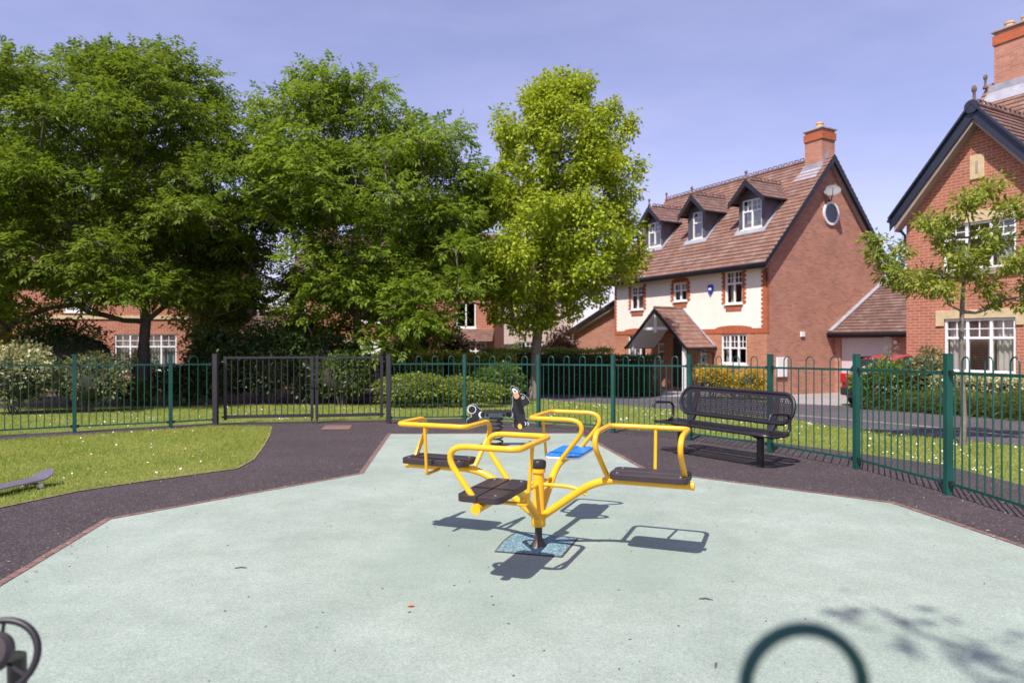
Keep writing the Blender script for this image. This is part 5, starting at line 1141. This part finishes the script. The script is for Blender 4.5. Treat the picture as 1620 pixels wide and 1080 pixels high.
def hedge(label, pts, w, h, n, leaf, mat, name='hedge', cat='hedge', wob=.10, extra=None, flowers=None):
    """clipped hedge along a polyline of ground points"""
    p0 = Vector(pts[0]); t = thing(name, label, cat, (p0.x, p0.y, gz(*p0)))
    P, D, V, Q = [], [], [], []; tot = sum((Vector(b) - Vector(a)).length for a, b in zip(pts, pts[1:]))
    for a, b in zip(pts, pts[1:]):
        a = Vector(a) - p0; b = Vector(b) - p0; L = (b - a).length; d = (b - a).normalized(); nrm = Vector((-d.y, d.x)); m = int(n * L / tot)
        s = rng.uniform(0, L, m); face = rng.random(m); v = rng.uniform(0, 1, m)
        off = np.where(face < .45, -w / 2, np.where(face < .60, w / 2, (v - .5) * w)); zz = np.where(face < .60, v * h, h)
        bul = wob * (np.sin(s * 3.1 + 1) + np.sin(s * 7.3) * .5) * .5
        off = off * (1 + bul / w) + rng.normal(size=m) * .045; zz = zz * (1 + .5 * bul / h) + rng.normal(size=m) * .045
        P.append(np.stack([a.x + d.x * s + nrm.x * off, a.y + d.y * s + nrm.y * off, np.maximum(.02, zz)], 1))
        dn = np.where((face < .45)[:, None], [-nrm.x, -nrm.y, .2], np.where((face < .60)[:, None], [nrm.x, nrm.y, .2], [0, 0, 1.0])); D.append(dn + rng.normal(size=(m, 3)) * .7)
        o = len(V)
        for q in (a, b):
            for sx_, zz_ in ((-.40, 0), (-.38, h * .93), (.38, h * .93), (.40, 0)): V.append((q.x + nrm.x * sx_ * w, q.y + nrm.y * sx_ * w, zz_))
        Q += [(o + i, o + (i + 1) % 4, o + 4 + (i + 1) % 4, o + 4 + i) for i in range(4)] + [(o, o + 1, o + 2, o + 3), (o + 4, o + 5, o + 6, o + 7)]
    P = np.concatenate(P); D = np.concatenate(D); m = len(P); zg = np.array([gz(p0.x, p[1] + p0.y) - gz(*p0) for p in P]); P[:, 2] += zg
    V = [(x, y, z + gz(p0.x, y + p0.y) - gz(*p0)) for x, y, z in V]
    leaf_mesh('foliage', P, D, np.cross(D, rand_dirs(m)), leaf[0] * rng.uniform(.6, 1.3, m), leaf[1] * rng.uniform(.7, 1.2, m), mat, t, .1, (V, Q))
    if flowers:
        nf, mf, sz, f0, f1 = flowers; a = Vector(pts[0]) - p0; b = Vector(pts[-1]) - p0; k = rng.uniform(f0, f1, nf); d = (b - a).normalized(); o = (rng.random(nf) - .6) * w
        P = np.stack([a.x + (b.x - a.x) * k - d.y * o, a.y + (b.y - a.y) * k + d.x * o, h + rng.normal(size=nf) * .06 + .05], 1); D = rand_dirs(nf) + np.array([0, 0, 1.0]); leaf_mesh('blossom', P, D, np.cross(D, rand_dirs(nf)), sz, sz, mf, t)
    return t
S_ = shrub
S_('cream variegated shrub behind the railing at the far left', 22, 655, 1.1, .90, .8, 5200, (.10, .055), L_varieg, lumps=14)
S_('olive green shrub between the first two green posts', 140, 652, 1.05, .80, .7, 3600, (.09, .05), L_olive, lumps=12)
S_('tall dark evergreen bush behind the variegated shrubs', 115, 640, 1.9, 1.25, .8, 4500, (.13, .06), L_dark, yd=17.6)
S_('dark leafy bush below the bay window of the left brick house', 300, 640, 1.15, .62, .7, 3600, (.12, .06), L_dark, lumps=12)
S_('low mid green bush at the foot of the leftmost big tree', 215, 641, 1.0, .36, .5, 2600, (.09, .05), L_mid, lumps=12)
S_('golden flowering bush in front of the left white window', 224, 620, .62, .78, .5, 2600, (.08, .05), L_gold, yd=21.5, core=.5)
S_('small golden green bush beside the left brick house', 148, 600, .45, 1.2, .4, 1400, (.1, .06), L_lime, yd=22.4, core=.5)
for u, vb, hw, hh, lab in ((350, 640, 1.2, 1.10, 'dark evergreen mass behind the left side of the gate'), (430, 639, 1.35, 1.28, 'tall dark evergreen bush behind the wider gate leaf'), (520, 639, 1.25, 1.05, 'dark evergreen bush below the middle big tree')):
    S_(lab, u, vb, hw, hh, .75, 6000, (.13, .06), L_dark, lumps=14)
S_('lime green leafy bush behind the narrower gate leaf', 540, 641, .95, .80, .6, 4200, (.09, .055), L_mid, lumps=12)
S_('bright lime bush tips above the gate beside the middle trunk', 545, 640, .5, 1.1, .4, 900, (.1, .06), L_lime, yd=18.4, core=.3)
hedge('long mid green hedge with yellow flowers on top behind the curved railing', [G(602, 634), G(700, 633), G(800, 629)], 1.2, 1.30, 13000, (.085, .055), L_lime, flowers=(520, L_yflower, .06, .25, .60))
S_('spreading lime green bush at the foot of the long hedge', 650, 645, 1.25, .48, .5, 5200, (.085, .045), L_lime, lumps=14)
S_('spreading yellow green bush by the green post near the spring rider', 735, 644, 1.15, .42, .5, 4200, (.085, .045), L_lime, lumps=14)
S_('loose green shrub between the long hedge and the maple trunk', 795, 640, .8, .62, .5, 3600, (.085, .05), L_mid, lumps=12)
S_('white flowering dark shrub in front of the brick bay window', 725, 600, 1.2, 1.15, .7, 3800, (.13, .07), L_dark, yd=25.0, flowers=[(230, L_flower, .16)], core=.5)
S_('bushy green tree like shrub in front of the middle brick house', 648, 600, 1.5, 1.5, .8, 3800, (.13, .07), L_mid, yd=25.6, core=.5, name='bush')
hedge('dark clipped hedge running from the maple trunk towards the porch', [G(858, 622), G(950, 624), G(1040, 627)], 1.1, 1.27, 16000, (.06, .04), L_dark, wob=.05)
hedge('light topped green hedge behind the dark clipped hedge', [(at(760, 23.6), 23.6), (at(870, 23.8), 23.8), (at(965, 24.2), 24.2)], .9, 1.50, 9000, (.08, .05), L_lime)
S_('reddish photinia bush beside the low brown garage wall', 888, 600, 1.05, 1.25, .8, 4600, (.13, .065), L_red, yd=25.4, lumps=12, core=.55)
S_('dark ivy covered bush in the recess between the two rear houses', 812, 600, .6, 1.05, .4, 2200, (.10, .07), L_mid, yd=27.5, core=.5)
S_('golden orange spirea bush nearer the porch', 1128, 626, .78, .60, .55, 4600, (.06, .035), L_gold, lumps=12, yd=20.8)
S_('small pale green bush between the two golden bushes', 1160, 626, .30, .50, .3, 900, (.07, .04), L_lime, yd=20.9, core=.4)
S_('golden orange spirea bush nearer the brick gable', 1188, 627, .66, .52, .5, 4000, (.06, .035), L_gold, lumps=12, yd=20.4)
S_('pink and white flowering shrub in front of the red car', 1374, 646, .52, .58, .45, 3600, (.09, .05), L_mid, lumps=12, flowers=[(380, L_flower, .055)])
S_('pale pink blossoming shrub between the two right green posts', 1415, 648, .72, .66, .55, 3800, (.09, .05), L_mid, lumps=12, flowers=[(800, L_flower, .06)])
S_('dark leafy thicket filling the gap under the middle big tree', 690, 610, 1.5, .95, .7, 5200, (.12, .065), L_mid, yd=23.8, lumps=14)
S_('dark evergreen thicket between the low garage and the middle tree', 480, 605, 1.3, 1.5, .7, 5200, (.13, .06), L_dark, yd=22.0, lumps=14)
S_('tall leafy shrub against the corner of the right brick house', 1465, 650, .80, .80, .5, 4200, (.10, .06), L_olive, lumps=12, yd=16.3)
S_('wispy silver leaved shrub by the garage door', 1408, 640, .40, .88, .3, 1100, (.10, .022), L_silver, yd=17.5, core=.2, upright=.8)
hedge('low variegated hedge under the right sandstone window', [(at(1478, 15.9), 15.9), (at(1560, 15.1), 15.1), (at(1700, 13.9), 13.9)], .6, .78, 6500, (.07, .045), L_varieg, flowers=None)
hedge('feathery lavender border along the road edge at the right', [G(1372, 646), G(1478, 653), G(1600, 662), G(1700, 671)], .55, .40, 15000, (.16, .012), L_grassy, wob=.2, name='border_planting', cat='border')

# grass blades and daisies
def inside(poly, x, y):
    c = np.zeros(len(x), bool); n = len(poly)
    for i in range(n):
        (x1, y1), (x2, y2) = poly[i], poly[(i + 1) % n]; k = ((y1 > y) != (y2 > y)) & (x < (x2 - x1) * (y - y1) / (y2 - y1 + 1e-12) + x1); c ^= k
    return c
def scatter(poly, n):
    a = np.array(poly); X = rng.uniform(a[:, 0].min(), a[:, 0].max(), n); Y = rng.uniform(a[:, 1].min(), a[:, 1].max(), n); k = inside(poly, X, Y); return X[k], Y[k]
def grass(name, poly, n, dz, L, W, mat=M_blade):
    X, Y = scatter(poly, n); m = len(X); k = .55 + .45 * np.sin(X * 1.7 + 2 * np.sin(Y * 1.1)) * np.sin(Y * 2.3 + 1.5 * np.sin(X * .9))
    P = np.stack([X, Y, -SL * Y + dz], 1); D = rng.normal(size=(m, 3)) * .55 + np.array([0, 0, 1.0]); D[:, 2] = np.abs(D[:, 2]) + .25
    o = leaf_mesh(name, P, D, np.cross(D, rand_dirs(m)), L * rng.uniform(.5, 1.3, m) * (.8 + .4 * k), W, mat, None, .1); o['kind'] = 'stuff'; return o
def daisies(name, poly, n, dz):
    X, Y = scatter(poly, n); g = np.sin(X * 1.9 + 1) * np.sin(Y * 1.3) + rng.normal(size=len(X)) * .5; X, Y = X[g > .15], Y[g > .15]; V = []; Q = []
    mb = MB()
    for x, y in zip(X, Y):
        r = rng.uniform(.008, .014); z = -SL * y + dz + rng.uniform(.02, .05); tx, ty = rng.normal(size=2) * .35
        mb.poly([(x + r * math.cos(a), y + r * math.sin(a), z + r * (tx * math.cos(a) + ty * math.sin(a) - .6)) for a in [math.pi * k / 3 for k in range(6)]])
    o = mb.build(name, M_daisy, recalc=False); o['kind'] = 'stuff'; return o
LAWN_E = [tuple(p) for p in offset_line(LAWN, .022)]
grass('lawn_grass', LAWN_E, 120000, .014, .042, .006); daisies('lawn_daisies', LAWN, 520, .014)
VL = [G(-120, 697), G(118, 681), G(340, 669), G(615, 663), G(735, 661), G(852, 669), G(866, 636), G(812, 626), G(700, 641), G(520, 640), G(330, 641), G(180, 652), G(60, 657), G(-120, 655)]
VR = [G(852, 670), G(970, 678), G(1100, 687), G(1200, 697), G(1300, 709), G(1490, 735), G(1620, 768), (5.6, 4.6), (7.8, 5.2), G(1800, 727), G(1620, 707), G(1490, 695), G(1300, 673), G(1261, 665), G(1150, 655), G(1032, 646), G(940, 638), G(870, 634)]
grass('verge_grass', VL, 70000, 0, .055, .010); daisies('verge_daisies', VL, 2300, 0)
grass('verge_grass', VR, 95000, 0, .050, .008); daisies('verge_daisies', VR, 4200, 0)

# crumbs of bark and rubber lying about
X, Y = scatter([(-3, 1.4), (3.5, 1.4), (3.3, 5.8), (1.8, 7.4), (-1.5, 7.4), (-3.1, 5.4)], 150); mb = MB()
for x, y in zip(X, Y):
    r = rng.uniform(.002, .007); z = gz(x, y) + .010; a = rng.uniform(0, 3.1); mb.beam((x - r * math.cos(a), y - r * math.sin(a), z), (x + r * math.cos(a), y + r * math.sin(a), z + .001), r * .8, .004)
o = mb.build('debris', M_soil); o['kind'] = 'stuff'

KS = SUN.xy / SUN.z
def over(u, v, z): x, y = G(u, v); return (x + KS.x * (z + .06) + 2.2, y + KS.y * (z + .06) + 6.2, z)
CB = [over(1390, 975, 9.0), over(1500, 1040, 9.3), over(1590, 1055, 8.8), over(1570, 1100, 9.4), (.0, 2.05, 9.0), (.25, 2.3, 8.4), (-.2, 1.7, 9.4)] + [tuple(c) for c in rng.uniform((-1.3, -1.6, 6.6), (1.0, .9, 10.2), (26, 3))]
x0_, y0_ = -2.2, -6.2; t = thing('background_tree', 'tree standing behind the viewer whose leaves shade the lower right of the rubber', 'tree', (x0_, y0_, gz(x0_, y0_)))
mb, nodes = skeleton((0, 0, -.1), [(0, 0, 1.2), (.05, 0, 2.6), (0, .1, 4.0), (.05, 0, 5.6), (0, 0, 7.2)], CB, .16); mb.build('trunk', M_bark, t, smooth='all', recalc=False)
P = []; D = []
for i, c in enumerate(CB):
    m = 11 if i < 4 else 420; d = rand_dirs(m); P.append(np.array(c) + d * rng.random(m)[:, None] ** .5 * np.array([.30, .30, .25] if i < 4 else [.75, .75, .5])); D.append(d + np.array([0, 0, -.3]))
P = np.concatenate(P); D = np.concatenate(D); leaf_mesh('crown', P, D, np.cross(D, rand_dirs(len(P))), .13, .10, L_ash, t, .2)

# leaf litter and grit caught along the edging and the foot of the railing
mb = MB()
for line, n, sp in ((RUB[1:5], 90, .10), (RUB[5:9], 70, .10), (FR, 150, .16), (FL, 60, .14), (LAWN[:9], 70, .14)):
    for _ in range(n):
        i = rng.integers(0, len(line) - 1); a = Vector(line[i]); b = Vector(line[i + 1]); p = a.lerp(b, rng.random()) + Vector(rng.normal(size=2) * sp); r = rng.uniform(.006, .016); an = rng.uniform(0, 6.3); z = gz(p.x, p.y) + .0165
        mb.add([(p.x + r * math.cos(an), p.y + r * math.sin(an), z + .003), (p.x - r * .4 * math.sin(an), p.y + r * .4 * math.cos(an), z), (p.x - r * math.cos(an), p.y - r * math.sin(an), z + .004), (p.x + r * .4 * math.sin(an), p.y - r * .4 * math.cos(an), z + .002)], [(0, 1, 2, 3)])
o = mb.build('leaf_litter', L_litter, recalc=False); o['kind'] = 'stuff'
